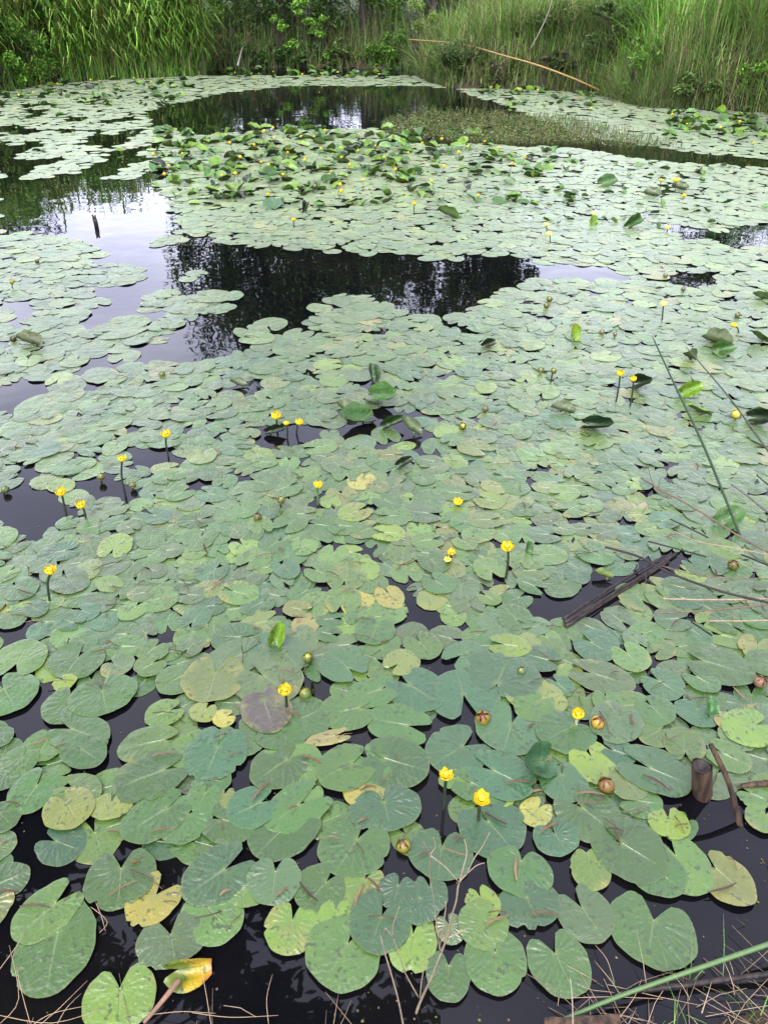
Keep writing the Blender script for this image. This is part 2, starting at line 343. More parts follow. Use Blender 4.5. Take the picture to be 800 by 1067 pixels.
# traced pads: petiole point and tip, in 4x tiles of the photograph: (Nx,Ny,Tx,Ty,width ratio,colour,order[,back lobe, sinus deg])
TILES={'A':(0,867),'B':(200,867),'C':(400,867),'D':(600,867),'E':(0,667),'F':(200,667),'G':(400,667),'H':(600,667)}
TR={
'A':[(245,430,190,705,1.25,'g',2,.6,10),(240,310,62,470,1.12,'l',3,.62,16),(510,165,492,338,1.62,'g',3,.58,24),(655,275,552,398,1.5,'y',1,.8,25),
     (505,665,500,850,1.75,'m',2,.62,22),(715,440,735,575,2.1,'d',1,.75,26)],
'B':[(140,170,-30,285,1.35,'b',3,.75,12),(70,330,175,448,1.5,'l',1),(390,-10,265,110,1.6,'g',2,.95,14),(560,222,460,338,1.55,'g',3),(690,42,590,190,1.6,'g',4,.7,12),
     (720,210,650,330,1.4,'m',1),(420,380,390,525,1.6,'m',1),(350,180,330,320,1.6,'d',1),(650,480,545,655,1.7,'l',2,.6,14),(790,370,735,520,1.7,'b',4,.8,14),(600,340,590,440,1.7,'m',0),(260,230,170,310,1.4,'l',0)],
'C':[(240,75,220,210,1.9,'b',3,.6,12),(60,240,30,340,1.6,'b',3),(150,290,105,395,1.6,'b',2),(190,245,215,350,1.3,'b',1),(120,440,95,605,1.3,'m',1),
     (570,135,545,278,1.8,'g',4,.4,16),(590,285,655,412,2.0,'b',3,.6,10),(425,385,335,465,1.7,'l',3),(460,515,470,690,1.6,'g',2,.65,10),(400,285,440,385,1.4,'m',2),
     (268,570,262,725,1.25,'g',3,.5,22),(430,-30,545,98,1.7,'b',4,.7,12),(710,22,765,104,2.1,'b',3,.8,12),(30,420,60,500,1.5,'b',2),(270,400,300,480,1.5,'d',1),
     (840,100,880,260,1.0,'m',4,.15,30),(820,330,915,470,1.55,'d',2,.7,14),(710,520,795,702,1.45,'g',4,.62,22)],
'D':[(318,380,290,572,1.78,'g',4,.62,30),(575,165,735,310,1.15,'o',4,.45,20),(410,110,515,280,1.35,'l',2),(300,150,440,262,1.5,'g',3),(185,65,375,182,1.5,'g',4,.6,12),
     (380,-35,395,46,1.9,'m',5,.8,10),(20,-88,180,38,1.35,'g',6,.62,14),(440,-20,380,40,1.2,'g',2)],
'E':[(75,110,130,8,1.55,'l',2,.55,20),(20,215,75,305,1.7,'g',2),(300,255,248,365,1.5,'g',2,.55,18),(430,225,450,320,2.1,'g',3,.65,14),(330,85,265,170,2.0,'g',2,.8,12),
     (270,180,300,205,2,'m',1),(300,385,450,435,1.1,'g',3),(340,470,430,525,1.3,'g',3),(200,430,150,520,1.6,'g',2),(160,620,75,740,1.45,'g',4,.7,12),(100,500,30,585,1.5,'g',3),
     (310,630,410,680,1.3,'l',2),(280,690,335,785,1.5,'y',2),(470,690,450,762,2.2,'o',1),(690,555,470,640,1.15,'g',3,.45,10),(690,430,490,470,1.0,'l',2,.35,12),
     (700,715,510,835,1.1,'g',4,.5,10),(790,740,690,850,1.6,'g',3),(710,305,605,345,1.4,'l',2),(860,455,700,490,1.3,'l',3),(5,735,60,790,1.6,'g',4),(-10,410,42,440,1.6,'g',2),
     (650,40,590,90,1.8,'l',2),(640,110,570,150,1.8,'l',2),(760,160,660,220,1.5,'l',1),(480,110,540,140,1.8,'d',1),(30,560,0,640,1.6,'g',2),(260,580,170,600,1.5,'l',2),(400,440,350,500,1.5,'d',1)],
'F':[(210,70,60,130,1.25,'d',2),(300,165,425,250,1.6,'d',2),(300,265,345,400,1.15,'p',3,.4,10),(440,345,572,290,1.6,'g',3,.55,12),(700,295,535,325,1.3,'g',4,.4,14),
     (380,385,405,465,2.2,'g',3),(400,510,255,610,1.25,'g',3,.5,18),(400,500,505,612,1.35,'l',2),(670,530,530,600,1.45,'g',4,.6,16),(735,515,810,600,1.5,'g',3),(730,600,690,710,1.5,'y',2),
     (800,690,830,808,2.3,'b',4),(290,690,150,760,1.35,'b',4,.5,16),(450,700,310,795,1.3,'g',3,.95,16),(110,460,50,600,1.55,'b',4,.7,10),(200,400,250,490,1.6,'g',3),
     (100,150,60,275,1.6,'o',2),(60,300,20,350,1.8,'o',1),(655,130,568,58,1.5,'b',3,.5,14),(790,215,650,262,1.1,'g',2),(600,410,475,440,.6,'t',1),(60,590,160,612,1.5,'g',2),
     (60,650,20,730,1.5,'g',3),(140,655,120,720,1.3,'y',2),(120,760,270,805,1.2,'g',3),(500,640,470,690,1.8,'l',1),(150,330,90,355,1.6,'y',1),(380,60,460,140,1.4,'d',1)],
'G':[(100,195,235,282,1.4,'b',4,.5,16),(60,110,130,60,1.5,'y',2),(330,240,300,135,2.1,'b',3,.95,14),(470,195,525,65,1.7,'b',4,.3,10),(320,75,395,25,1.35,'b',3,.8,14),(680,95,575,65,1.45,'b',4,.5,14),
     (560,220,755,285,1.05,'o',3,.3,10),(100,370,-75,330,1.15,'g',4,.6,14),(330,455,195,535,1.5,'b',4,.65,20),(0,510,185,565,1.35,'g',3,.5,8),(530,360,490,482,1.85,'b',5,.7,12),
     (790,370,655,440,1.4,'g',4,.3,14),(450,560,625,645,1.25,'b',3,.6,10),(360,610,505,655,1.2,'g',2),(310,580,230,610,1.2,'m',1),(460,650,530,705,1.6,'m',1),(640,715,590,780,1.4,'y',1),
     (740,575,760,690,1.5,'b',3),(500,30,610,45,1.3,'m',2),(150,20,210,85,1.5,'l',2),(720,190,780,240,1.4,'b',2),(640,270,560,330,1.4,'g',3)],
'H':[(60,20,165,80,1.7,'b',4),(210,65,280,140,1.5,'l',2),(60,150,245,205,1.0,'d',3),(340,180,440,245,1.6,'b',4),(520,100,742,160,1.05,'g',4,.3,14),(500,165,595,220,1.3,'g',3),
     (750,30,740,90,1.6,'y',2),(790,100,750,150,1.7,'g',3),(310,290,385,362,1.7,'g',3),(500,300,480,362,2.0,'b',3),(170,340,110,430,1.5,'d',3),(10,400,70,445,1.7,'b',3),
     (450,480,440,375,1.25,'l',3,.4,14),(350,385,265,430,1.3,'y',2),(60,500,125,612,1.5,'m',3),(300,550,480,625,1.35,'b',5,.85,10),(200,590,265,680,1.5,'y',4),
     (240,680,360,700,1.4,'g',3),(600,480,725,545,1.3,'l',2),(640,345,590,375,1.5,'y',2),(740,370,615,405,1.4,'m',2),(720,650,810,690,1.6,'l',3),(780,740,740,800,1.5,'l',2),
     (680,400,620,450,1.5,'d',1),(250,280,140,290,1.4,'l',1),(120,250,150,320,1.4,'l',2),(200,355,290,375,1.0,'y',2),(150,470,250,505,1.4,'b',3)],
}
class Pad: pass
pads=[]
def world_pad(N,T,r,c,order,b=.55,s=12,traced=True):
    p=Pad(); p.n=N; d=T-N; p.L=max(d.length,.03); p.h=math.atan2(d.y,d.x); p.r=r; p.c=c; p.order=order; p.b=b; p.s=s; p.traced=traced
    p.ctr=N+d.normalized()*p.L*(1-b)/2; p.R=p.L*(1+b)/2*.5*(1+ r/(1+b)); p.age=min(1,AGE[c]*random.uniform(.5,1.5))
    return p
for k,lst in TR.items():
    ox,oy=TILES[k]
    for e in lst:
        nx,ny,tx,ty,r,c,od=e[:7]; b=e[7] if len(e)>7 else random.uniform(.5,.7); s=e[8] if len(e)>8 else random.uniform(8,16)
        if c in 'yt' and oy==667 and random.random()<.45: c='l' if random.random()<.5 else 'o'
        pads.append(world_pad(gp(ox+nx/4,oy+ny/4),gp(ox+tx/4,oy+ty/4),r,c,10+od,b,s))

# open water, outlined in the photograph's pixels
OPEN=[
 [(158,262),(200,246),(260,258),(340,262),(430,267),(470,273),(480,264),(545,270),(572,277),(560,290),(505,303),(478,326),(430,330),(412,318),(360,306),(328,314),(318,332),(300,345),(268,352),(235,368),(190,380),(162,374),(185,348),(205,330),(245,322),(238,312),(200,306),(168,300),(150,282)],
 [(0,184),(60,188),(150,186),(172,205),(182,238),(152,252),(158,282),(120,268),(80,246),(0,240)],
 [(108,300),(160,286),(165,298),(138,316),(165,328),(148,344),(100,346),(85,338)],
 [(0,404),(42,396),(52,408),(40,422),(0,438)],[(85,378),(110,367),(160,354),(165,362),(128,378),(100,396),(80,408)],
 [(150,116),(235,96),(300,89),(420,88),(470,92),(530,112),(600,140),(700,156),(800,166),(800,174),(690,167),(600,153),(520,150),(420,150),(400,132),(300,133),(200,140),(165,130)],
 [(742,250),(765,238),(800,230),(800,256),(770,258)],[(575,275),(640,280),(650,290),(600,292),(570,290)],[(690,286),(740,284),(745,298),(700,298)],
 [(690,232),(740,240),(720,252)],[(0,518),(22,505),(60,512),(75,530),(55,545),(28,560),(0,548)],[(88,500),(130,498),(140,525),(110,522)],[(45,640),(72,620),(78,632),(55,645),(30,650)],
 [(0,654),(28,648),(30,668),(0,684)],[(25,485),(50,490),(40,500)],[(130,470),(175,462),(185,480),(150,488)],
 [(28,692),(52,702),(60,718),(48,737),(55,760),(65,768),(30,775),(12,765),(0,746),(20,735),(28,715)],
 [(118,790),(138,733),(150,720),(167,735),(145,765),(125,785),(112,812),(126,834),(106,824),(104,806)],
 [(310,704),(325,700),(350,722),(345,729),(322,736),(306,732)],[(345,766),(390,762),(393,775),(350,778)],[(320,822),(345,824),(373,845),(363,858),(340,846)],
 [(228,824),(250,800),(274,783),(270,795),(247,826)],[(425,677),(442,692),(474,690),(455,712),(432,690)],[(428,762),(450,748),(478,752),(502,755),(495,778),(480,766),(446,790),(438,800)],
 [(434,817),(450,812),(478,830),(470,852),(438,853)],[(688,842),(720,812),(745,835),(800,850),(800,960),(760,940),(702,880)],[(640,716),(660,712),(665,728),(645,726)],
 [(535,640),(560,625),(600,612),(660,590),(705,572),(710,585),(650,620),(600,652)],[(420,615),(440,630),(455,640),(440,655),(420,640)],[(330,620),(358,600),(350,630)],
 [(352,432),(405,424),(418,446),(365,456)],[(266,444),(325,438),(335,458),(278,466)],[(236,398),(268,394),(270,412),(240,412)],[(372,396),(396,388),(402,408),(380,412)],[(415,448),(445,444),(448,462),(420,464)],
 [(205,835),(240,815),(245,830),(215,850)],[(60,870),(20,850),(0,860),(0,880)],
]
OP=[np.array(o,float) for o in OPEN]
MW,MH=480,560
mx_,my_=np.meshgrid(np.arange(-60,-60+MW*2,2),np.arange(0,MH*2,2)); MASK=np.zeros((MH,MW),bool)
for P in OP:
    c_=np.zeros((MH,MW),bool)
    for k in range(len(P)):
        (ax,ay),(bx,by)=P[k],P[(k+1)%len(P)]
        if ay!=by: c_^=((ay>my_)!=(by>my_))&(mx_<(bx-ax)*(my_-ay)/(by-ay)+ax)
    MASK|=c_
def is_open(px,py):
    i,j=int((px+60)/2),int(py/2)
    return 0<=i<MW and 0<=j<MH and bool(MASK[j,i])
def sparse(px,py):
    """chance that a spot carries a pad"""
    if px<178 and 108<py<190: return 1.0 if mnoise.noise(Vector((gp(px,py).x*1.9,gp(px,py).y*1.0,2)))>(.0 if py>135 else -.22) else 0.0
    if 0<=px<180 and 245<py<345: return 1.0 if mnoise.noise(Vector((gp(px,py).x*2.2,gp(px,py).y*1.5,7)))> -.36 else 0.0
    if 560<px<800 and 268<py<330: return .85
    return 1.0

# infill pads: dart throwing over the pond, nearest first
CELL=.25; grid={}
def put(p):
    grid.setdefault((int(p.ctr.x//CELL),int(p.ctr.y//CELL)),[]).append(p)
def near_pads(c,rad):
    k=int(math.ceil(rad/CELL)); ix,iy=int(c.x//CELL),int(c.y//CELL)
    for a in range(ix-k,ix+k+1):
        for b in range(iy-k,iy+k+1):
            for q in grid.get((a,b),()): yield q
for p in pads: put(p)
cand=[]
N_C=60000
Y=1.0+ (rng.random(N_C)**1.35)*21.5; X=(rng.random(N_C)-.5)*2*(.62*Y+1.2)
D=sdist(X,Y)
ordr=np.argsort(rng.random(N_C))
infill=[]
for i in ordr:
    if D[i]>-.08: continue
    x,y=float(X[i]),float(Y[i]); px,py=proj(x,y)
    if py>880 and 0<px<800: continue
    if py>980: continue
    size=.085+.035*min(1,max(0,(y-2)/4)); size*=random.uniform(.72,1.22)
    if y>9: size*=1.15
    # keep the whole pad out of open water
    if is_open(px,py): continue
    k=806/ (y*cp+CAM_H*sp_)
    if is_open(px-.45*size*1.3*k,py) or is_open(px+.45*size*1.3*k,py): continue
    fo=k*math.sin(math.atan2(CAM_H,y))
    if is_open(px,py+size*fo*.45) or is_open(px,py-size*fo*.45): continue
    if random.random()>sparse(px,py): continue
    a=random.uniform(0,2*PI); r=random.uniform(1.2,1.5); b=random.uniform(.5,.7)
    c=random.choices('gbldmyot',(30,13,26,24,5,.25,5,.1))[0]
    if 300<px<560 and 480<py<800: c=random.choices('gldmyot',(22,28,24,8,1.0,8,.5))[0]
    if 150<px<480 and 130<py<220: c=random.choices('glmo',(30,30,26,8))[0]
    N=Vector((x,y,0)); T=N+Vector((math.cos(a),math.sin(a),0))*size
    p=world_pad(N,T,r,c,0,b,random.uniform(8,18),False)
    f_=.53 if py<667 else .60
    ok=True
    for q in near_pads(p.ctr,.5):
        d=(q.ctr-p.ctr).length
        if d<f_*(p.R+q.R)*(.86 if not q.traced else .92): ok=False;break
    if ok: infill.append(p); put(p)
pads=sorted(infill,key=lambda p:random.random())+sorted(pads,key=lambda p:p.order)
# a few single pads out in the dark pool
for (px,py,wd) in ((203,312,26),(222,310,40),(240,309,30),(282,338,36),(262,346,36),(268,354,34),(357,311,24),(378,312,24),(333,322,26),(338,333,30),(362,332,36),(380,330,30),(395,318,22),(205,285,22),(196,291,20),
                   (70,402,40),(70,412,36),(45,425,60),(105,392,36),(130,372,34),(112,412,30),(475,270,18),(100,316,30),(125,345,50),(75,365,50),(135,337,40)):
    n=gp(px,py); zc=n.y*cp+CAM_H*sp_; W=wd*zc/F; a=random.uniform(0,2*PI); Lp=W/1.4
    n=n-Vector((math.cos(a),math.sin(a),0))*Lp*.2
    p=world_pad(n,n+Vector((math.cos(a),math.sin(a),0))*Lp,random.uniform(1.25,1.5),random.choice('gld'),2,.6,14,False); pads.append(p); put(p)
idx={id(p):i for i,p in enumerate(pads)}
for p in pads: p.layer=0
for i,p in enumerate(pads):
    m=0
    for q in near_pads(p.ctr,.55):
        if p.traced and not q.traced: continue
        if idx[id(q)]<i and (q.ctr-p.ctr).length<(.68 if p.traced else .8)*(p.R+q.R): m=max(m,q.layer+1)
    if p.traced: p.layer=max(m,5) if m<14 else random.randint(11,13)
    else: p.layer=m if m<5 else random.randint(1,4)

def pad_mesh(p, rings, segs, amp, zmin=-1):
    """vertices, faces, uv of one pad in its own frame: petiole at 0, tip along +x"""
    b,r,s=p.b,p.r,math.radians(p.s); a=(1+b)/2; cx=(1-b)/2; w=r/2
    ph=[random.uniform(0,2*PI) for _ in range(6)]
    k1=random.choice((2,3)); curl=random.uniform(-.4,1.0)
    V=[(0,0,0)];U=[(0,0,0)];Fc=[]
    A=PI-s
    bites=[(random.uniform(-2.4,2.4),random.uniform(.04,.15),random.uniform(.03,.10)) for _ in range(random.choice((0,0,0,1,1,2)))] if segs>20 else []
    tl=random.uniform(-.012,.012); tm=random.uniform(-.012,.012)
    for j in range(rings):
        t=((j+1)/rings)**.85
        for i in range(segs+1):
            f=-A+2*A*i/segs
            ca,sa=math.cos(f),math.sin(f)
            # ray to the ellipse centred at (cx,0)
            qa=(ca/a)**2+(sa/w)**2; qb=-2*ca*cx/a**2; qc=(cx/a)**2-1
            R=(-qb+math.sqrt(max(qb*qb-4*qa*qc,0)))/(2*qa)
            e=(A-abs(f)); R*=1-.22*math.exp(-(e/.16)**2)
            R*=1+.018*math.sin(3*f+ph[0])+.014*math.sin(7*f+ph[1])+.008*math.sin(13*f+ph[2])
            for (f0,dp,wd) in bites: R*=1-dp*math.exp(-((f-f0)/wd)**4)
            x=R*t*ca;y=R*t*sa
            if e<.9: # lobes swing round the sinus
                y+= -math.copysign(1,f)*.05*t*t*(1-e/.9)*(-1)
            z=amp*(t*t*(.55*math.sin(k1*f+ph[3])+.45*math.sin(5*f+ph[4])*t)+.35*math.sin(4*x+ph[5])*math.sin(4*y+ph[2]))
            z+=amp*curl*.9*max(0,t-.8)/.2*.6
            z+=tl*x+tm*y
            if t>.72: z-=.0016/p.L*((t-.72)/.28)**2
            V.append((x*p.L,y*p.L,max(z*p.L,zmin))); U.append((y,x,t))
    n=segs+1
    for i in range(segs): Fc.append((0,1+i,2+i))
    for j in range(rings-1):
        for i in range(segs):
            q=1+j*n+i; Fc.append((q,q+n,q+n+1,q+1))
    return V,Fc,U
def pad_col(p):
    c=PALETTE[p.c]; k=random.uniform(.86,1.42); h=random.uniform(-.12,.12)
    return (c[0]*k*(1+h),c[1]*k,c[2]*k*(1-h),p.age)
for p in pads:
    p.px=proj(p.ctr.x,p.ctr.y); d=math.hypot(p.ctr.y,CAM_H); p.big=(p.R/d)**2*CAM_H/d if (-15<p.px[0]<815 and p.px[1]<1085) else 0
order=sorted(pads,key=lambda p:-p.big)
single=set(id(p) for p in order[:300])
mass=MB(); single_pads=[]
for p in pads:
    z=.003+p.layer*.0021
    if id(p) in single:
        V,Fc,U=pad_mesh(p,8,56,random.uniform(.010,.030),-z+.0015)
        o=mesh_obj('lily_pad',V,Fc,M_PAD,attr=[pad_col(p)]*len(V),uv=U)
        o.location=(p.n.x,p.n.y,z); o.rotation_euler=(0,0,p.h); p.o=o; single_pads.append(p)
    else:
        V,Fc,U=pad_mesh(p,3 if p.ctr.y<8 else 2,22 if p.ctr.y<8 else 15,random.uniform(.01,.035),-z+.0015)
        c,s=math.cos(p.h),math.sin(p.h)
        mass.add([(p.n.x+c*x-s*y,p.n.y+s*x+c*y,z+zz) for x,y,zz in V],Fc,pad_col(p),U)
tag(mass.build('lily_pads',M_PAD),'far carpet of floating green lily pads spreading across the pond','lily pads',kind='stuff')
print('pads',len(pads),'single',len(single_pads))

# ------------------------------------------------------------------ flowers and buds
YEL=(.50,.36,.008,1); STEM=(.012,.022,.009,1); GRN=(.055,.075,.010,1)
def sepal(mb, a, r, open_, col, mat=0):
    """one spoon-shaped sepal of the cup"""
    V=[];Fc=[];m=5;n=5
    for i in range(m+1):
        t=i/m; el=-PI/2+t*(PI/2+open_); rad=r*(1.0 if t<.7 else 1.0+.12*(t-.7))
        for k in range(n+1):
            s=(k/n-.5); wdt=1.45*math.sin(PI*min(1,.18+.80*t))**.6*(1 if t<.8 else 1-.9*(t-.8))
            b=a+s*wdt
            rr=rad*math.cos(el)*(1+.06*math.cos(s*PI)); z=rad*math.sin(el)
            V.append((rr*math.cos(b),rr*math.sin(b),z+r))
    for i in range(m):
        for k in range(n): q=i*(n+1)+k; Fc.append((q,q+1,q+n+2,q+n+1))
    mb.add(V,Fc,col,mat=mat)
def bloom_mb(r, open_, col, n=6):
    mb=MB()
    for k in range(n):
        kk=random.uniform(.9,1.08)
        sepal(mb,2*PI*k/n+random.uniform(-.1,.1),r*(1 if k%2 else .94),open_+random.uniform(-.12,.12),(col[0]*kk,col[1]*kk,col[2],1))
    return mb
def disc_mb(r, col):
    mb=MB(); mb.tube([(0,0,r*.3),(0,0,r*.8),(0,0,r*1.15),(0,0,r*1.2)],r*.34,r*.5,10,col)
    for k in range(9):
        a=2*PI*k/9; mb.tube([(0,0,r*1.22),(math.cos(a)*r*.45,math.sin(a)*r*.45,r*1.22)],r*.035,r*.05,4,(.45,.25,.01,1))
    for k in range(14):
        a=2*PI*k/14; mb.tube([(math.cos(a)*r*.42,math.sin(a)*r*.42,r*.55),(math.cos(a)*r*.68,math.sin(a)*r*.68,r*1.0)],r*.06,r*.05,4,(.7,.5,.02,1))
    return mb
def head_point(hp, bp):
    g=gp(*bp); return g, vp(hp[0],hp[1],g.y)
def flower(hp, bp, r, label, open_=.35, col=YEL, stem=STEM, disc=(.62,.45,.02,1), group=None):
    g,h=head_point(hp,bp)
    if h.z<.03: h.z=.03
    r*=random.uniform(.82,1.0); open_+=random.uniform(-.12,.22)
    root=empty('pond_lily_flower',g); l=h-g
    st=MB(); st.tube(curve_pts([(0,0,-.05),l*.5+Vector((random.uniform(-.008,.008),0,0)),l-Vector((0,0,r*.6))],5),.0048,.0042,7,stem)
    st.build('stalk',M_STEM,root)
    b=bloom_mb(r,open_,col).build('bloom',M_PETAL,root); b.location=l-Vector((0,0,r)); b.rotation_euler=(random.uniform(-.15,.35),random.uniform(-.2,.2),random.uniform(0,6))
    d=disc_mb(r,disc).build('stigma_disc',M_PETAL,root); d.location=b.location; d.rotation_euler=b.rotation_euler
    return tag(root,label,'flower',group)
FLOWERS=[
 ((296,718),(297,740),.023,'open yellow flower on a short stalk beside two round green buds',.4),
 ((465,806),(462,843),.021,'yellow flower on a bent stalk over open water, upper of the lower pair',.1),
 ((501,828),(499,858),.021,'yellow flower standing over a dark pad, lower of the close pair',.15),
 ((52,593),(51,627),.022,'lone yellow flower on a dark stalk nearest the left edge',.15),
 ((64,511),(69,537),.022,'yellow flower at the left pool, upper of the pair by the brown leaf',.3),
 ((84,525),(89,541),.022,'wide open yellow flower at the left pool, lower of the pair',.55),
 ((127,477),(131,517),.021,'yellow flower on a long stalk with green buds at its foot',.4),
 ((173,451),(176,476),.023,'yellow flower on a black stalk, highest on the left side',.5),
 ((287,432),(288,448),.026,'largest yellow flower of the three around the black gap',.6),
 ((298,440),(298,457),.017,'smallest yellow flower, middle of the three around the black gap',.2),
 ((311,439),(308,452),.020,'yellow flower leaning aside, last of the three around the black gap',.6),
 ((330,504),(331,526),.021,'small yellow flower on a thin green stalk beside a folded leaf',.2),
 ((476,523),(476,528),.023,'yellow flower sitting flat on the pads without a visible stalk',.3),
 ((470,574),(472,583),.019,'half open yellow flower low among pads, touching a second bloom',.2),
 ((466,584),(467,589),.015,'tiny fading yellow flower lying under its half open neighbour',.1),
 ((529,568),(526,603),.024,'yellow flower on a tall stalk beside a dark upright leaf',.25),
 ((603,743),(602,758),.019,'yellow flower seen side on upon a whitish stalk',.5),
 ((646,388),(641,420),.021,'flat topped yellow flower on a kinked stalk behind the rush stem',.7),
 ((660,394),(656,424),.019,'yellow flower in front of a black curled leaf',.5),
 ((691,316),(690,335),.021,'pale yellow flower alone on a straight stalk in the washed-out pads',.5),
 ((764,338),(771,348),.020,'yellow flower bent over on its stalk near the right edge',.4),
 ((432,211),(431,222),.022,'yellow flower on a stalk at the near rim of the far patch',.5),
 ((569,233),(570,243),.024,'upper pale yellow flower of the pair on the glaring pads',.5),
 ((572,243),(573,253),.023,'lower pale yellow flower of the pair on the glaring pads',.5),
 ((618,222),(618,229),.022,'yellow flower peeping over an upright pale green leaf',.4),
 ((704,187),(703,200),.030,'large yellow flower on a tall stalk among far glaring pads',.8),
 ((688,187),(687,197),.024,'small yellow flower just left of the large far one',.5),
 ((712,203),(712,207),.024,'yellow flower lying beside a black curled leaf on far pads',.5),
 ((695,236),(694,242),.026,'fading yellow flower standing beside a small upright leaf',.5),
 ((306,228),(306,238),.024,'yellow flower standing just behind the dark pool',.6),
]
flower_px=[]
for hp,bp,r,lab,op in FLOWERS:
    col=YEL
    if 'pale' in lab or 'fading' in lab: col=(.72,.62,.10,1)
    stem=(.30,.34,.20,1) if 'whitish' in lab else ((.06,.10,.03,1) if 'green stalk' in lab else STEM)
    flower(hp,bp,r,lab,op,col,stem)
def bud(hp,bp,r,label,col=GRN,top=None,open_=1.15):
    g,h=head_point(hp,bp); h.z=max(h.z,.02)
    root=empty('flower_bud',g); l=h-g
    st=MB(); st.tube(curve_pts([(0,0,-.04),l*.5,l-Vector((0,0,r*.5))],3),.0045,.004,6,STEM); st.build('stalk',M_STEM,root)
    b=bloom_mb(r,open_,col,5).build('calyx',M_PETAL,root); b.location=l-Vector((0,0,r)); b.rotation_euler=(random.uniform(-.3,.5),random.uniform(-.4,.4),random.uniform(0,6))
    c=MB(); c.tube([(0,0,r*.2),(0,0,r),(0,0,r*1.6)],r*.75,r*.5,8,top or (.25,.22,.02,1)); k=c.build('core',M_PETAL,root); k.location=b.location; k.rotation_euler=b.rotation_euler
    return tag(root,label,'flower bud')
BRN=(.10,.05,.02,1); OL=(.055,.06,.010,1)
for hp,bp,r,lab,col,top in [
 ((320,684),(321,692),.018,'round yellow-green bud standing above the open flower',GRN,None),
 ((321,722),(321,727),.020,'plump yellow-green bud just beside the short-stalked open flower',GRN,None),
 ((292,521),(293,530),.017,'green bud upright between the thin-stalked flower and a brown one',OL,None),
 ((268,538),(268,542),.018,'olive bud with dark open top resting on a pad',OL,BRN),
 ((105,497),(106,503),.017,'green bud in the left pool behind the flower pair',OL,None),
 ((138,506),(139,511),.016,'green bud at the foot of the long-stalked left flower',OL,None),
 ((4,510),(4,515),.017,'yellowish bud cut by the left edge of the pond view',GRN,BRN),
 ((563,386),(563,390),.018,'yellow-topped bud, first of two standing side by side',OL,(.5,.42,.03,1)),
 ((576,386),(573,399),.017,'thin-stalked green bud, second of two standing side by side',OL,None),
 ((481,443),(481,448),.019,'yellow-tipped bud alone on plain pads near the middle',OL,(.6,.5,.03,1)),
 ((505,426),(505,431),.018,'dark green bud beside a tan leaf near the middle',OL,BRN),
 ((572,311),(572,315),.020,'upper green bud of the two at the dark pool end',OL,None),
 ((570,318),(570,323),.020,'lower green bud of the two at the dark pool end',OL,None),
 ((627,346),(627,350),.018,'small dark bud alone on pale pads behind the bright leaf',(.07,.08,.02,1),None),
 ((764,587),(764,592),.021,'dark olive bud on pads beside the straw stalks',OL,BRN),
 ((765,430),(767,438),.026,'pale yellow bud beside a black curled leaf by the right rush',(.24,.22,.03,1),None),
 ((620,751),(620,758),.020,'half open brown and yellow bud beside the whitish-stalked flower',(.20,.13,.012,1),BRN),
 ((634,818),(634,824),.022,'brown bud with gaping top near the broken stump',(.10,.06,.012,1),BRN),
 ((504,746),(504,750),.022,'spent brown flower cup lying between bluish pads',(.13,.085,.010,1),(.06,.015,.006,1)),
 ((423,881),(423,886),.018,'sunken yellow bud under the water between low pads',(.12,.11,.012,1),BRN),
 ((790,708),(790,714),.020,'brownish withered bud at the right edge above the stump',(.12,.07,.03,1),BRN),
 ((545,700),(545,704),.014,'small dark green bud tucked between bluish pads',(.04,.07,.02,1),None),
 ((769,328),(769,332),.018,'dark bud behind the bent-over right flower',(.06,.07,.02,1),None),
 ((693,287),(693,291),.018,'tiny dark bud far out beside a sliver of sky-lit water',(.06,.07,.02,1),None),
 ((13,293),(13,301),.020,'pale yellow bud standing far left on the washed-out pads',(.24,.22,.04,1),(.05,.04,.02,1)),
 ((38,272),(38,275),.017,'upper black bud on the far left pads',(.02,.02,.015,1),None),
 ((13,353),(13,357),.020,'lower black bud close to the left edge',(.02,.02,.015,1),None),
 ((169,390),(170,394),.018,'yellow-green bud at the near rim of the dark pool',GRN,None),
 ((712,301),(712,305),.017,'blackish bud among glaring pads right of centre',(.05,.05,.02,1),None),
 ((640,348),(640,352),.012,'very small bud beside the lone dark one',(.05,.05,.02,1),None),
]: bud(hp,bp,r,lab,col,top)

# tiny far flowers: one small mesh each, copies
mbf=bloom_mb(.036,.45,YEL,5); mbf.tube([(0,0,.03),(0,0,.06)],.014,.016,6,(.5,.35,.01,1)); mbf.tube([(0,0,.004),(0,0,-.14)],.005,.005,5,STEM,mat=1)
proto=None
def tiny(px,py,lab,grp):
    global proto
    g=gp(px,py); z=random.uniform(.05,.14)
    if proto is None: proto=mbf.build('pond_lily_flower',[M_PETAL,M_STEM]); o=proto
    else: o=proto.copy(); COL.objects.link(o)
    g=gp(px,py,z); o.location=(g.x,g.y,z); s=random.uniform(.4,.66); o.scale=(s,s,s); o.rotation_euler=(random.uniform(-.2,.4),random.uniform(-.3,.3),random.uniform(0,6))
    tag(o,lab,'flower',grp)
FAR=[(231,184),(245,182),(262,139),(285,134),(275,138),(286,145),(314,143),(334,156),(355,155),(356,165),(373,158),(364,173),(391,153),(378,189),(354,194),(355,201),(280,204),(272,170),(280,173),(265,152),(328,143),
     (374,141),(339,137),(300,160),(318,168),(250,165),(240,150),(295,183),(345,180),(400,165),(412,178),(440,150),(425,160),(462,175),(478,160),(487,154),(533,172),(546,165),(505,148),(520,155),(460,146),(450,190),(498,205),(160,162),(176,174),(190,161),(172,183)]
for p in FAR: tiny(p[0],p[1],'tiny far yellow flower dotted over the raised-leaf patch','flowers of the raised-leaf patch')
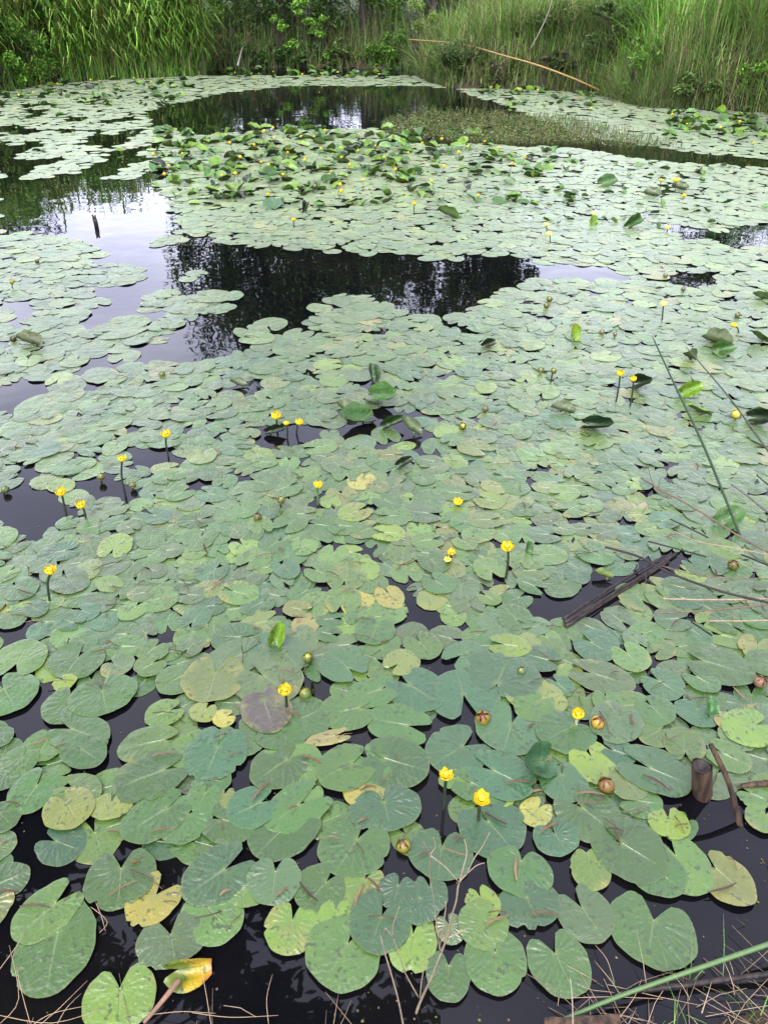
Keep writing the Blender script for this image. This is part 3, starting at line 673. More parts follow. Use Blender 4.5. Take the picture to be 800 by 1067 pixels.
for p in [(95,84),(104,85),(150,84),(158,86),(140,82),(60,88),(20,100),(35,97),(170,82),(125,87)]: tiny(p[0],p[1],'tiny yellow flower on the pads in front of the reeds','flowers before the reeds')
for p in [(270,77),(285,75),(300,74),(315,78),(335,77),(352,76),(362,79),(378,82),(332,83),(265,82),(245,76),(395,78)]: tiny(p[0],p[1],'tiny yellow flower on the far strip of pads below the trees','flowers of the far strip')
for p in [(540,94),(560,95),(585,96),(615,114),(640,110),(662,100),(600,104),(750,134),(700,120),(785,150),(770,128),(715,130)]: tiny(p[0],p[1],'tiny yellow flower on the pads below the grassy bank','flowers below the grassy bank')

# ------------------------------------------------------------------ raised and curled leaves
def raised_mesh(L, fold, bend, col, p=None, rings=5, segs=26):
    q=Pad(); q.b=random.uniform(.45,.6); q.r=random.uniform(1.15,1.4); q.s=random.uniform(8,14); q.L=L; q.c='g'; q.age=.1
    V,Fc,U=pad_mesh(q,rings,segs,.05); out=[]
    for x,y,z in V:
        # fold the halves up round the midrib, then bend the blade along its length
        z+=L*.09*mnoise.noise(Vector((x/L*3+L*90,y/L*3,1)))
        a=fold*min(1,abs(y)/(L*.35)); yy=y*math.cos(a); zz=z+abs(y)*math.sin(a)
        R=1e3 if abs(bend)<1e-3 else L/bend
        th=x/R; x2=(R-zz)*math.sin(th); z2=R-(R-zz)*math.cos(th)
        out.append((x2,yy,z2))
    return out,Fc,U
def raised_leaf(px,py,wd,label,heading,tilt,roll,fold,bend,col,cat='leaf',group=None,parts=True,lift=.006,name='raised_lily_leaf'):
    if tilt>R(40): wd*=.70
    if py<320 and 'upright' not in label: tilt*=.45; fold=min(1.25,fold*1.3)
    g=gp(px,py); zc=g.y*cp+CAM_H*sp_; L=wd*zc/F/1.55
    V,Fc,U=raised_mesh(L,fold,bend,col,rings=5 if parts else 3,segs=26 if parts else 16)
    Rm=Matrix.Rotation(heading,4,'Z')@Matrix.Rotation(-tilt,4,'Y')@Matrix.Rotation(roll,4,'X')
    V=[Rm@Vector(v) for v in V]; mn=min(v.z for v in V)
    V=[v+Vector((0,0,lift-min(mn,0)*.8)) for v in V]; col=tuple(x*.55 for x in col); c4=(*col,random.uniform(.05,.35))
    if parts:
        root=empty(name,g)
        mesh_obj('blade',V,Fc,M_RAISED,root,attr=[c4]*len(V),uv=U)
        m=MB(); m.tube([(0,0,-.05),V[0]*.6,V[0]-Vector((0,0,.002))],.005,.004,6,(.05,.08,.02,1)); m.build('petiole',M_STEM,root)
    else:
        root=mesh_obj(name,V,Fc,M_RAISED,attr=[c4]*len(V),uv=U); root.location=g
    return tag(root,label,cat,group)
G1=(.035,.10,.016);G2=(.12,.23,.016);G3_SHADE=(.010,.020,.008);G4=(.055,.13,.03)  # the near-black one has the shade of curled undersides painted into its colour
R=math.radians
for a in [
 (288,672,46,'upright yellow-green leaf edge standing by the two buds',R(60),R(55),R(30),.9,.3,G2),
 (326,722,26,'narrow dark rolled leaf standing in the gap beside the buds',R(100),R(75),0,1.3,.1,G3_SHADE),
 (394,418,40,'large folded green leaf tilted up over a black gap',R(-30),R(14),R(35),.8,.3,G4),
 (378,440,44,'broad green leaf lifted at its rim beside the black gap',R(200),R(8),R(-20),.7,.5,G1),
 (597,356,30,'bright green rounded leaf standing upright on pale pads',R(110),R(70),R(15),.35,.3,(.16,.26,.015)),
 (590,432,28,'small rolled dark leaf lying beside the folded pair',R(170),R(10),R(50),1.1,.2,G3_SHADE),
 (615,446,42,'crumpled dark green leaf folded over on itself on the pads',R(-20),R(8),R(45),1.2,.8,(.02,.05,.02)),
 (664,404,28,'black curled leaf behind a yellow flower near the rush',R(-40),R(25),R(60),.9,.4,G3_SHADE),
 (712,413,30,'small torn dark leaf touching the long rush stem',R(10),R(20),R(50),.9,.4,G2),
 (785,440,34,'long black curled leaf crossed by the second rush',R(-35),R(18),R(60),.8,.4,G3_SHADE),
 (720,378,24,'black curled leaf at the tip of the second rush',R(220),R(35),R(40),.8,.3,G3_SHADE),
 (750,361,34,'wide black upturned leaf, upper of the dark pair near the right edge',R(170),R(10),R(55),.8,.3,G3_SHADE),
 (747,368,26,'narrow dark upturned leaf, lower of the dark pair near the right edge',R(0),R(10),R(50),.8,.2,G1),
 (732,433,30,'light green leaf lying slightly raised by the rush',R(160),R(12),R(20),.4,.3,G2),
 (431,454,32,'dark green rolled leaf standing alone among pale pads',R(150),R(25),R(40),1.1,.4,G3_SHADE),
 (418,487,22,'small dark upturned leaf below the rolled one',R(20),R(20),R(40),1.0,.3,G3_SHADE),
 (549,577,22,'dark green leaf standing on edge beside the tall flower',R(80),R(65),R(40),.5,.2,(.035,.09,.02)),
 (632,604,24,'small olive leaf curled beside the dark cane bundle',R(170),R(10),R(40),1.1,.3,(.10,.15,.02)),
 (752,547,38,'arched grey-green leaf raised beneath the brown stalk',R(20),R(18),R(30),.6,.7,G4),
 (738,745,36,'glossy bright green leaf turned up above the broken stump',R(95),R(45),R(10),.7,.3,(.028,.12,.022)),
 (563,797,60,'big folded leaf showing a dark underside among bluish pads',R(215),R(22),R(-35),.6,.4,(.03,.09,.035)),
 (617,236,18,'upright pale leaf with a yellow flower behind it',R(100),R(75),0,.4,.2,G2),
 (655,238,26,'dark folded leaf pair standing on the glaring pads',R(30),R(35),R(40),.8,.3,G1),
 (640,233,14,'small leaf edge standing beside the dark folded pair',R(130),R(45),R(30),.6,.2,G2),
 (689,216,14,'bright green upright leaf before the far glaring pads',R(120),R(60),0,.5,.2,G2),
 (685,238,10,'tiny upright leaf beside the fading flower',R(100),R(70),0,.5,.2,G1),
 (682,206,20,'black curled leaf left of the lying yellow flower',R(170),R(15),R(55),.7,.3,G3_SHADE),
 (711,199,20,'black curled leaf above the lying yellow flower',R(170),R(15),R(55),.7,.3,G3_SHADE),
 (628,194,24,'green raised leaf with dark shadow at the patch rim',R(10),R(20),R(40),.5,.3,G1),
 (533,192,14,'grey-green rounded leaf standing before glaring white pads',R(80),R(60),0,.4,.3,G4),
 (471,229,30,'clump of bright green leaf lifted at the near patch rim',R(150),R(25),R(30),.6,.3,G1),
 (318,222,28,'dark hollow curled leaf near the dark pool rim',R(80),R(50),R(10),.9,.3,G3_SHADE),
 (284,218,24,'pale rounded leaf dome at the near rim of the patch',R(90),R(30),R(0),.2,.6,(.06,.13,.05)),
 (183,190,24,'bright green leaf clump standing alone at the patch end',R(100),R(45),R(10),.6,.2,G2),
 (365,432,30,'crumpled blackish leaf at the upper rim of the black gap',R(160),R(10),R(45),1.2,.6,G3_SHADE),
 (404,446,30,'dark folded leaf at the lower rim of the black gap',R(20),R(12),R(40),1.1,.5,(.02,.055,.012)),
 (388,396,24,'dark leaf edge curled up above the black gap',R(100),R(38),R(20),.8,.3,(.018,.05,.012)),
 (282,452,26,'dark crumpled leaf at the foot of the three-flower gap',R(10),R(8),R(45),1.1,.5,G3_SHADE),
 (252,404,22,'blackish curled leaf by the small gap near the dark pool',R(170),R(8),R(50),1.0,.4,G3_SHADE),
 (505,362,20,'dark curled leaf on pads below the end of the dark pool',R(20),R(10),R(45),1.0,.4,G3_SHADE),
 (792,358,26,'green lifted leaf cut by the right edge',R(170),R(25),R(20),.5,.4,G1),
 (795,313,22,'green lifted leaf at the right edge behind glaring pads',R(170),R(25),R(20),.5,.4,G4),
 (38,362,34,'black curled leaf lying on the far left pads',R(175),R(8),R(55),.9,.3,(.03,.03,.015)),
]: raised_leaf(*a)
# the yellow leaf with a red tip
o=raised_leaf(188,1013,56,'yellow leaf with red tip curled up at the near edge',R(8),R(3),R(48),.8,.2,(.50,.36,.02),name='curled_lily_leaf')
for ch in o.children:
    if ch.name.startswith('blade'):
        me=ch.data; xsv=[v.co.x for v in me.vertices]; x0,x1=min(xsv),max(xsv)
        a=me.attributes['tint'].data
        for i,v in enumerate(me.vertices):
            t=(v.co.x-x0)/(x1-x0); n=mnoise.noise(v.co*40)*.25
            c=(.20,.14,.01) if t+n>.45 else (.06,.08,.01)
            if t+n*.6>.92: c=(.20,.055,.015)
            a[i].color=(*c,.2)
# far patches of raised leaves
def crowd(n, box, lab, grp, wmin, wmax, poly=None, keep=lambda x,y:True):
    k=0; tries=0
    while k<n and tries<4000:
        tries+=1
        px=random.uniform(box[0],box[2]); py=random.uniform(box[1],box[3])
        if not keep(px,py): continue
        c=random.choice((G1,G1,G4,G2,G2,G3_SHADE,(.08,.20,.03)))
        raised_leaf(px,py,random.uniform(wmin,wmax),lab,random.uniform(0,2*PI),R(random.uniform(3,30)),R(random.uniform(-30,30)),random.uniform(.1,.9),random.uniform(-.2,.6),c,'leaf',grp,parts=False,lift=random.uniform(.0,.02)); k+=1
crowd(160,(165,136,520,215),'green lily leaf raised off the water in the far middle patch','raised leaves of the far middle patch',10,18,keep=lambda x,y: y<178+ (470-x)*.14 and not (x<240 and y>195))
mass=MB(); random.seed(99)
def heap(n,box,wmin,wmax,keep=lambda x,y:True):
    for _ in range(n):
        px=random.uniform(box[0],box[2]); py=random.uniform(box[1],box[3])
        if not keep(px,py) or is_open(px,py): continue
        if mnoise.noise(Vector((px*.035,py*.10,4)))<-.12: continue
        g=gp(px,py); L=random.uniform(wmin,wmax)*(g.y*cp+CAM_H*sp_)/F/1.55
        V,Fc,U=raised_mesh(L,random.uniform(.1,1.1),random.uniform(-.2,.8),None,rings=2,segs=14)
        Rm=Matrix.Rotation(random.uniform(0,2*PI),4,'Z')@Matrix.Rotation(-R(random.uniform(0,15)),4,'Y')@Matrix.Rotation(R(random.uniform(-26,26)),4,'X')
        V=[Rm@Vector(v) for v in V]; mn=min(v.z for v in V); zz=random.uniform(0,.02)-min(mn,0)*.8
        c=random.choice((G1,G2,G2,(.09,.20,.02),G3_SHADE,G4,(.08,.20,.03)))
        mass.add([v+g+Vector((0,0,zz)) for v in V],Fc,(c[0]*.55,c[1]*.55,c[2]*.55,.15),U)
heap(640,(160,134,600,216),9,17,lambda x,y: y<190+(470-x)*.08 or random.random()<.6)
heap(120,(0,84,200,112),6,12); heap(90,(215,71,420,82),6,10); heap(120,(690,112,800,148),8,15); heap(70,(500,92,640,112),6,11); heap(80,(560,160,800,235),6,11)
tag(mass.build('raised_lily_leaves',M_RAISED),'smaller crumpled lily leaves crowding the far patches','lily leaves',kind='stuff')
random.seed(31)
crowd(24,(700,116,800,146),'green lily leaf raised off the water below the grassy bank','raised leaves below the grassy bank',9,16)
crowd(22,(20,84,195,104),'green lily leaf raised off the water before the reeds','raised leaves before the reeds',7,12)
crowd(18,(215,72,420,80),'green lily leaf raised in the strip below the trees','raised leaves of the far strip',6,10)
crowd(8,(520,92,620,104),'green lily leaf raised beside the far bamboo pole','raised leaves by the pole',7,11)
crowd(12,(0,112,190,160),'green lily leaf raised among the scattered far left pads','raised leaves on the far left',7,12)
crowd(9,(520,160,800,235),'small dark lifted leaf on the glaring far pads','lifted leaves on the glaring pads',7,13)

# ------------------------------------------------------------------ sticks, stalks, stump
def stick(name, pts, r0, r1, mat, label, cat, col=(1,1,1,1), n=7, wob=.0):
    g=Vector(pts[0]); m=MB(); m.tube([Vector(p)-g for p in curve_pts(pts,6)],r0,r1,n,col,wob=wob)
    o=m.build(name,mat); o.location=g; return tag(o,label,cat)
# broken post stump
g=gp(731,827); root=empty('broken_post',g)
m=MB(); hv=vp(731,798,g.y); h=hv.z; sx_=(hv.x-g.x)/h; n=14; V=[];Fc=[]
lev=[-.12,0,h*.3,h*.65,h*.93,h]
for j,z in enumerate(lev):
    for k in range(n):
        a=2*PI*k/n; rr=.0265*(1+.06*math.sin(3*a+1)+.03*math.sin(7*a))*(1.06 if j<2 else 1)
        V.append((rr*math.cos(a)+sx_*z,rr*math.sin(a),z+(random.uniform(-.006,.008) if j==5 else 0)))
for j in range(len(lev)-1):
    for k in range(n): Fc.append((j*n+k,j*n+(k+1)%n,(j+1)*n+(k+1)%n,(j+1)*n+k))
m.add(V,Fc); m.build('shaft',M_WOOD,root)
m=MB(); V=[(.024*math.cos(2*PI*k/n)+sx_*h,.024*math.sin(2*PI*k/n),h-.004) for k in range(n)]+[(sx_*h,0,h-.016)]
m.add(V,[(k,(k+1)%n,n) for k in range(n)]); m.build('hollow_top',M_WETWOOD,root,False)
tag(root,'short broken wooden post stump standing in the water','stump')
a=gp(779,864); b=vp(740,776,a.y+.10)
stick('leaning_stick',[a-Vector((0,.0,.05)),a.lerp(b,.5)+Vector((.002,0,.0)),b],.0085,.0065,M_WOOD,'grey brown stick leaning beside the broken post stump','stick',n=9,wob=.08)
stick('driftwood',[gp(772,819,.015),gp(790,817,.018),gp(840,812,.015)],.007,.009,M_WOOD,'grey weathered log end floating at the right edge','driftwood',n=9,wob=.1)
# bundle of dark canes
g=gp(645,614); root=empty('floating_cane_bundle',g)
for k,(p0,p1,r_,zz) in enumerate((((588,649),(704,577),.0082,.007),((589,653),(696,585),.008,.006),((586,645),(692,579),.005,.014),((604,643),(676,597),.0035,.024))):
    m=MB(); A=gp(*p0,zz)-g; B=gp(*p1,zz)-g
    m.tube(curve_pts([A,A.lerp(B,.5)+Vector((0,.006*(k-1),0)),B],6),r_,r_*.85,8,wob=.06)
    m.build('cane',M_WETWOOD,root)
m=MB(); m.tube([gp(660,596,.03)-g,gp(664,588,.05)-g],.004,.003,5); m.tube([gp(672,600,.03)-g,gp(673,608,.035)-g],.005,.003,5); m.build('side_shoot',M_WETWOOD,root)
tag(root,'bundle of wet dark canes floating between the pads','cane bundle')
# rush stems and straws on the right
b=gp(779,560)
stick('rush_stem',[b-Vector((0,0,.05)),vp(735,470,b.y+.03),vp(702,400,b.y+.05),vp(679,350,b.y+.06)],.0065,.0022,M_STEM,'long dark green rush stem leaning out of the water','rush',(.035,.06,.03,1))
b=gp(840,520)
stick('rush_stem',[b,vp(800,470,b.y+.02),vp(760,415,b.y+.04),vp(714,361,b.y+.06)],.006,.002,M_STEM,'second thinner rush stem entering from the right edge','rush',(.055,.06,.035,1))
BRW=(.16,.115,.075,1);STR=(.30,.24,.14,1);DRK=(.035,.03,.025,1);GRY=(.15,.14,.14,1)
for pts,r_,col,lab in [
 ([(668,498),(690,512),(710,522),(745,543),(780,565),(830,590)],.0055,BRW,'long knotted brown stalk lying above the pads with forked tip'),
 ([(675,487),(682,508),(700,520)],.003,BRW,'thin side twig at the forked end of the brown stalk'),
 ([(675,564),(705,572),(735,580)],.0045,DRK,'short dark stalk lying above the end of the cane bundle'),
 ([(630,570),(665,580),(700,598),(750,616),(800,628),(840,640)],.006,DRK,'long dark stalk crossing over the end of the cane bundle'),
 ([(698,541),(715,549),(737,560)],.004,DRK,'short dark stalk beneath the knotted brown stalk'),
 ([(690,624),(740,625),(800,624),(840,622)],.005,STR,'straight straw coloured stalk lying level at the right edge'),
 ([(682,639),(740,636),(800,630),(840,625)],.004,BRW,'brown stalk just below the level straw stalk'),
 ([(702,554),(730,565),(770,572),(830,585)],.0035,STR,'thin pale stalk ending at the right edge above the bud'),
 ([(737,647),(780,647),(840,645)],.004,STR,'lowest pale straw stalk of the right-hand tangle'),
 ([(762,505),(780,518),(800,534),(840,560)],.006,GRY,'flattened grey blade beside the green rush foot'),
 ([(690,590),(730,600),(770,603),(840,603)],.003,BRW,'thin brown stalk passing below the olive bud'),
 ([(772,578),(790,585),(840,606)],.005,DRK,'dark broken stalk end right of the olive bud'),
 ([(720,648),(735,658),(741,662)],.004,DRK,'short dark splinter in the right-hand tangle'),
 ([(788,495),(800,505),(830,525)],.004,DRK,'dark stalk tip at the right edge above the grey blade'),
]:
    r_*=.68; n_=len(pts); stick('dead_stalk',[gp(x,y,.03+.05*i/(n_-1)) for i,(x,y) in enumerate(pts)],r_,r_*.7 if pts[0][0]>pts[-1][0] else r_*1.1,M_DRY,lab,'stalk',col,6,.05)
# near edge: green stem, dark sticks, board
stick('rush_stem',[gp(560,1074,.02),gp(640,1040,.03),gp(730,1008,.05),gp(820,977,.07)],.0042,.0060,M_STEM,'thick bright green rush stem lying along the near bank','rush',(.055,.11,.026,1),9)
stick('wet_branch',[gp(648,1034,.01),gp(700,1028,.016),gp(760,1020,.02),gp(830,1011,.03)],.005,.007,M_WETWOOD,'thin black wet branch lying under the green rush stem','branch',n=7,wob=.12)
stick('dry_leaf_blade',[gp(187,1021,.03),gp(172,1040,.03),gp(150,1066,.02)],.007,.004,M_DRY,'dry pink brown reed blade beside the red-tipped leaf','dry blade',(.27,.16,.10,1),5)
A=gp(566,1066,.02);B=gp(644,1062,.03); d=(B-A); sd_=Vector((-d.y,d.x,0)).normalized()*.04; m=MB()
V=[];Fc=[];nseg=10
for i in range(nseg+1):
    t=i/nseg; c=A+d*t; e=.006*mnoise.noise(Vector((t*5,1,0)))
    V+= [c+sd_*(0.1+e*10)+Vector((0,0,.014)),c-sd_+Vector((0,0,.018)),c-sd_-Vector((0,0,.02)),c+sd_*(0.1+e*10)-Vector((0,0,.02))]
for i in range(nseg):
    for k in range(4): Fc.append((i*4+k,i*4+(k+1)%4,(i+1)*4+(k+1)%4,(i+1)*4+k))
Fc+=[(0,1,2,3),(nseg*4+3,nseg*4+2,nseg*4+1,nseg*4)]
V=[v-A for v in V]; m.add(V,Fc); o=m.build('wood_scrap',M_WOOD,smooth=False); o.location=A; tag(o,'flat brown scrap of wood at the near water edge','wood scrap')
# forked post out on the left
g=gp(101,236); root=empty('forked_post',g)
m=MB(); m.tube([(0,0,-.1),(-.002,0,.04),(-.006,0,.07)],.022,.019,8,wob=.1); m.build('shaft',M_WETWOOD,root)
for s_,hh in ((-1,.035),(1,.03)):
    m=MB(); m.tube([(-.006,0,.055),(s_*.014-.006,0,.07+hh)],.014,.007,6); m.build('prong',M_WETWOOD,root)
tag(root,'black forked post standing alone in bright water','post')
# long bamboo pole against the far bank
A=gp(632,98,.02); mid_=vp(525,58,19.2); B=vp(425,41,21.8)
stick('bamboo_pole',[A,vp(600,83,A.y+.15),vp(560,68,A.y+.5),mid_,vp(480,46,20.3),B],.020,.011,M_DRY,'long yellow bamboo pole leaning from the far bank into the water','pole',(.38,.25,.09,1),8)
stick('dead_sapling',[vp(553,50,18.9),vp(562,33,18.9),vp(572,10,19),vp(582,-30,19.2)],.014,.009,M_DRY,'thin pale dead sapling on the grassy far bank','sapling',(.26,.23,.17,1),6)
stick('dead_sapling',[gp(248,68,.3),vp(252,52,24.5),vp(255,44,24.5)],.025,.012,M_DRY,'short grey dead stem leaning beside the far tree thicket','sapling',(.30,.27,.22,1),6)
# bare twig in the foreground
TW=(.29,.23,.15,1)
def tp(x,y,dy=0): return vp(400+x/4,867+y/4,.76+dy)
base=tp(120,800)
root=empty('bare_twig',base)
def tw(name,pts,r0,r1,dy=0,par=None):
    P=[tp(x,y,dy*i/(len(pts)-1))-base for i,(x,y) in enumerate(pts)]; m=MB(); m.tube(curve_pts(P,4),r0,r1,6,TW,wob=.08)
    return m.build(name,M_DRY,root)
tw('stem',[(85,900),(120,800),(150,710),(200,600),(235,510),(265,430),(275,370),(300,290),(312,215),(345,175),(385,140),(420,128)],.0033,.0008,.05)
for pts,dy in [([(312,215),(335,130),(345,80),(335,30)],.04),([(345,175),(375,110),(410,60),(440,0)],.02),([(235,500),(220,400),(205,270),(190,180),(190,95),(165,40)],-.03),
            ([(190,95),(215,60),(205,20)],0),([(190,95),(260,150),(312,210)],-.02),([(145,690),(90,590),(60,500),(35,410),(65,310)],.03),([(270,440),(330,410),(370,385)],.03),([(150,690),(160,600),(185,510)],.02),
            ([(235,470),(250,370),(260,290)],.03),([(145,790),(250,745),(350,700),(460,635)],.06),([(40,440),(5,400),(0,440)],.0)]:
    tw('branch',pts,.0015,.0006,dy)
tag(root,'bare pale forked twig rising from the near bank','twig')
stick('dry_straw',[tp(85,830,-.02),tp(55,680,-.01),tp(0,490,0),tp(-15,430,.01)],.0022,.0012,M_DRY,'bare straw rising beside the forked twig at the near bank','straw',TW,5)
stick('dry_straw',[vp(597,1090,.72),vp(596,1045,.72),vp(594,1020,.72)],.0018,.0008,M_DRY,'single upright straw tip in front of the near large pads','straw',(.5,.42,.3,1),5)

# ------------------------------------------------------------------ plant litter on the pads
mb=MB()
for i in range(620):
    y=.95+5.5*random.random()**1.3; x=random.uniform(-.6,.6)*(y+.5)
    hit=[q for q in near_pads(Vector((x,y,0)),.25) if (q.ctr-Vector((x,y,0))).length<q.R*.8]
    if not hit: continue
    z=max(0.003+q.layer*.0021 for q in hit)+.005
    a=random.uniform(0,2*PI) if random.random()<.4 else random.gauss(.15,.5); l=random.uniform(.012,.04)*(1 if y<4 else 1.2); wd=random.uniform(.003,.0075)
    d=Vector((math.cos(a),math.sin(a),0)); s_=Vector((-d.y,d.x,0)); c0=Vector((x,y,z)); k=random.uniform(.6,1.3)
    bcol=random.choice(((.15,.085,.045),(.11,.06,.032),(.20,.125,.07),(.08,.055,.035)))
    if random.random()<.7: mb.ribbon([c0-d*l+Vector((0,0,.002)),c0-d*l*.3+s_*l*.12+Vector((0,0,.004)),c0+d*l*.3+s_*l*.1+Vector((0,0,.004)),c0+d*l],wd*.5,wd*.4,s_,(bcol[0]*k,bcol[1]*k,bcol[2]*k,1),2.2)
    else: mb.tube([c0-d*l*1.3+Vector((0,0,.001)),c0+s_*l*.15+Vector((0,0,.003)),c0+d*l*1.3],.0014,.001,4,(bcol[0]*k,bcol[1]*k,bcol[2]*k,1))
tag(mb.build('plant_litter',M_DRY),'brown catkins and leaf scraps strewn over the lily pads','litter',kind='stuff')

mb=MB()
for i in range(1500):
    y=.7+3.0*random.random()**1.2; x=random.uniform(-.62,.62)*(y+.5)
    if mnoise.noise(Vector((x*3,y*3,5)))<.05 and random.random()<.8: continue
    r_=random.uniform(.0012,.0035); z=.0016; k=random.uniform(.5,1.3); a0=random.uniform(0,6)
    c=random.choice(((.10,.11,.03),(.13,.10,.05),(.07,.09,.02)))
    mb.add([(x+r_*math.cos(a0+q*PI/3)*random.uniform(.6,1.2),y+r_*math.sin(a0+q*PI/3),z) for q in range(6)],[tuple(range(6))],(c[0]*k,c[1]*k,c[2]*k,1))
tag(mb.build('duckweed',M_DRY),'scattered duckweed specks and scum floating on the near water','duckweed',kind='stuff')

# ------------------------------------------------------------------ grass and straw at the near edge
mb=MB()
def blade(mb,x,y,z,h,a,lean,w,col,n=4,droop=.6):
    d=Vector((math.cos(a),math.sin(a),0)); s_=Vector((-math.sin(a+random.uniform(-.6,.6)),math.cos(a),0)).normalized()
    P=[]
    for i in range(n+1):
        t=i/n; P.append(Vector((x,y,z))+d*(lean*h*t*t)+Vector((0,0,h*(t-droop*.5*lean*t*t))))
    mb.ribbon(P,w,w*.12,s_,col,1.0)
for i in range(900):
    if i<560: x,y=random.uniform(.40,1.5),0; y=random.uniform(-.05,.30)+.60+.22*x
    else: x=random.uniform(-1.6,.6); y=random.uniform(.2,.60)
    k=random.uniform(.6,1.3); z=gz(x,y)
    cl=vnoise(x,y,5)
    if cl<-.12 : continue
    col=(.07*k,.15*k,.03*k,1) if random.random()<.62 and x>.4 else (.26*k,.20*k,.12*k,1)
    blade(mb,x,y,z-.01,random.uniform(.04,.16),random.uniform(0,2*PI),random.uniform(.2,1.0),random.uniform(.0025,.005),col)
for i in range(150):   # straw lying on water and mud
    if i<110: x=random.uniform(.35,1.3); y=random.uniform(.60,.80)+.10*x
    else: x=random.uniform(-.95,.0); y=random.uniform(.58,.78)
    a=random.uniform(0,2*PI); l=random.uniform(.02,.11); d=Vector((math.cos(a),math.sin(a),0)); z=max(.004,gz(x,y)+.006)
    k=random.uniform(.5,1.2); c0=Vector((x,y,z))
    mb.tube([c0-d*l,c0+Vector((random.uniform(-.01,.01),random.uniform(-.01,.01),random.uniform(0,.02))),c0+d*l+Vector((0,0,random.uniform(0,.03)))],.0009,.0006,4,(.22*k,.16*k,.10*k,1))
for (p0,p1,p2) in [((0,1010),(18,985),(25,970)),((0,1067),(20,1040),(10,985)),((32,1067),(22,1030),(17,1005)),((20,1080),(50,1058),(90,1048)),((0,1058),(55,1066),(110,1050)),((100,940),(106,955),(110,970)),((95,945),(112,960),(104,972)),
                   ((280,1067),(278,1040),(284,1015)),((200,1055),(240,1060),(290,1058)),((220,1067),(212,1020),(205,1000)),((160,1057),(190,1054),(225,1056)),((60,1067),(70,1050),(85,1035)),((640,1067),(660,1040),(668,1020)),((620,985),(632,1000),(640,1025))]:
    P=[gp(*p0,.01),gp(*p1,.03),gp(*p2,.02)]; mb.tube(curve_pts(P,4),.0009,.0005,4,(.26,.19,.11,1))
tag(mb.build('shore_grass',M_BLADE),'dry straw and short green grass along the near muddy edge','grass',kind='stuff')

# ------------------------------------------------------------------ flowering pondweed patch
mb=MB()
for i in range(8000):
    px=random.uniform(400,715); py=random.uniform(114,156)
    u=(px-400)/300
    top=116+ (px-430)*.05 if px<600 else 126+(px-600)*.25; bot=152-abs(px-520)*.03 + (px-520)*.03 if px<620 else 152+ (px-620)*.14
    if px<440: top=126-(px-400)*.15; bot=142
    if not(top<py<bot): continue
    if px>600 and random.random()<(px-600)/130: continue
    g=gp(px,py); h=random.uniform(.03,.13)*(.5+.5*min(1,(px-395)/60)); k=random.uniform(.6,1.3)
    tip=g+Vector((random.uniform(-.04,.04),random.uniform(-.04,.04),h))
    c=random.choice(((.09,.13,.03),(.13,.14,.045),(.10,.085,.04),(.07,.135,.028)))
    mb.tube([g-Vector((0,0,.01)),tip],.003,.0025,3,(c[0]*k*.7,c[1]*k*.7,c[2]*k*.7,1),cap=False)
    for q in range(3):
        a=random.uniform(0,2*PI); d=Vector((math.cos(a),math.sin(a),random.uniform(-.2,.6))); s_=Vector((-math.sin(a),math.cos(a),0)); b0=g.lerp(tip,random.uniform(.3,1))
        cc=(c[0]*k,c[1]*k,c[2]*k,1) if random.random()<.95 else (.34,.31,.2,1)
        mb.ribbon([b0,b0+d*.014,b0+d*.03],.010,.004,s_,cc,1.4)
tag(mb.build('pondweed',M_LEAF),'brownish flowering pondweed standing in the water behind the lily patch','pondweed',kind='stuff')

# ------------------------------------------------------------------ far bank vegetation
def foliage(mb, c, rad, n, size, cols, flat=.8, shell=.35):
    """leaf-sized faces through an uneven crown"""
    c=Vector(c)
    sub=[]
    for _ in range(max(6,n//130)):
        q=Vector((random.gauss(0,1),random.gauss(0,1),random.gauss(0,1))).normalized()*(random.random()**.40)*.86
        sub.append((Vector((q.x*rad[0],q.y*rad[1],q.z*rad[2])),random.uniform(.18,.40)))
    for i in range(n):
        o,sr=random.choice(sub)
        v=Vector((random.gauss(0,1),random.gauss(0,1),random.gauss(0,1))).normalized()*(random.random()**.45)*sr
        p=c+o+Vector((v.x*rad[0],v.y*rad[1],v.z*rad[2]))
        a=random.uniform(0,2*PI); tilt=random.uniform(-.9,.5)
        d=Vector((math.cos(a)*math.cos(tilt),math.sin(a)*math.cos(tilt),math.sin(tilt))); s_=Vector((-math.sin(a),math.cos(a),random.uniform(-.5,.5))).normalized()
        l=size*random.uniform(.6,1.3); k=random.uniform(.7,1.3); col=random.choice(cols)
        mb.ribbon([p-d*l*.5,p+Vector((0,0,l*.06)),p+d*l*.5],l*.16,l*.06,s_,(col[0]*k,col[1]*k,col[2]*k,1),3.2)
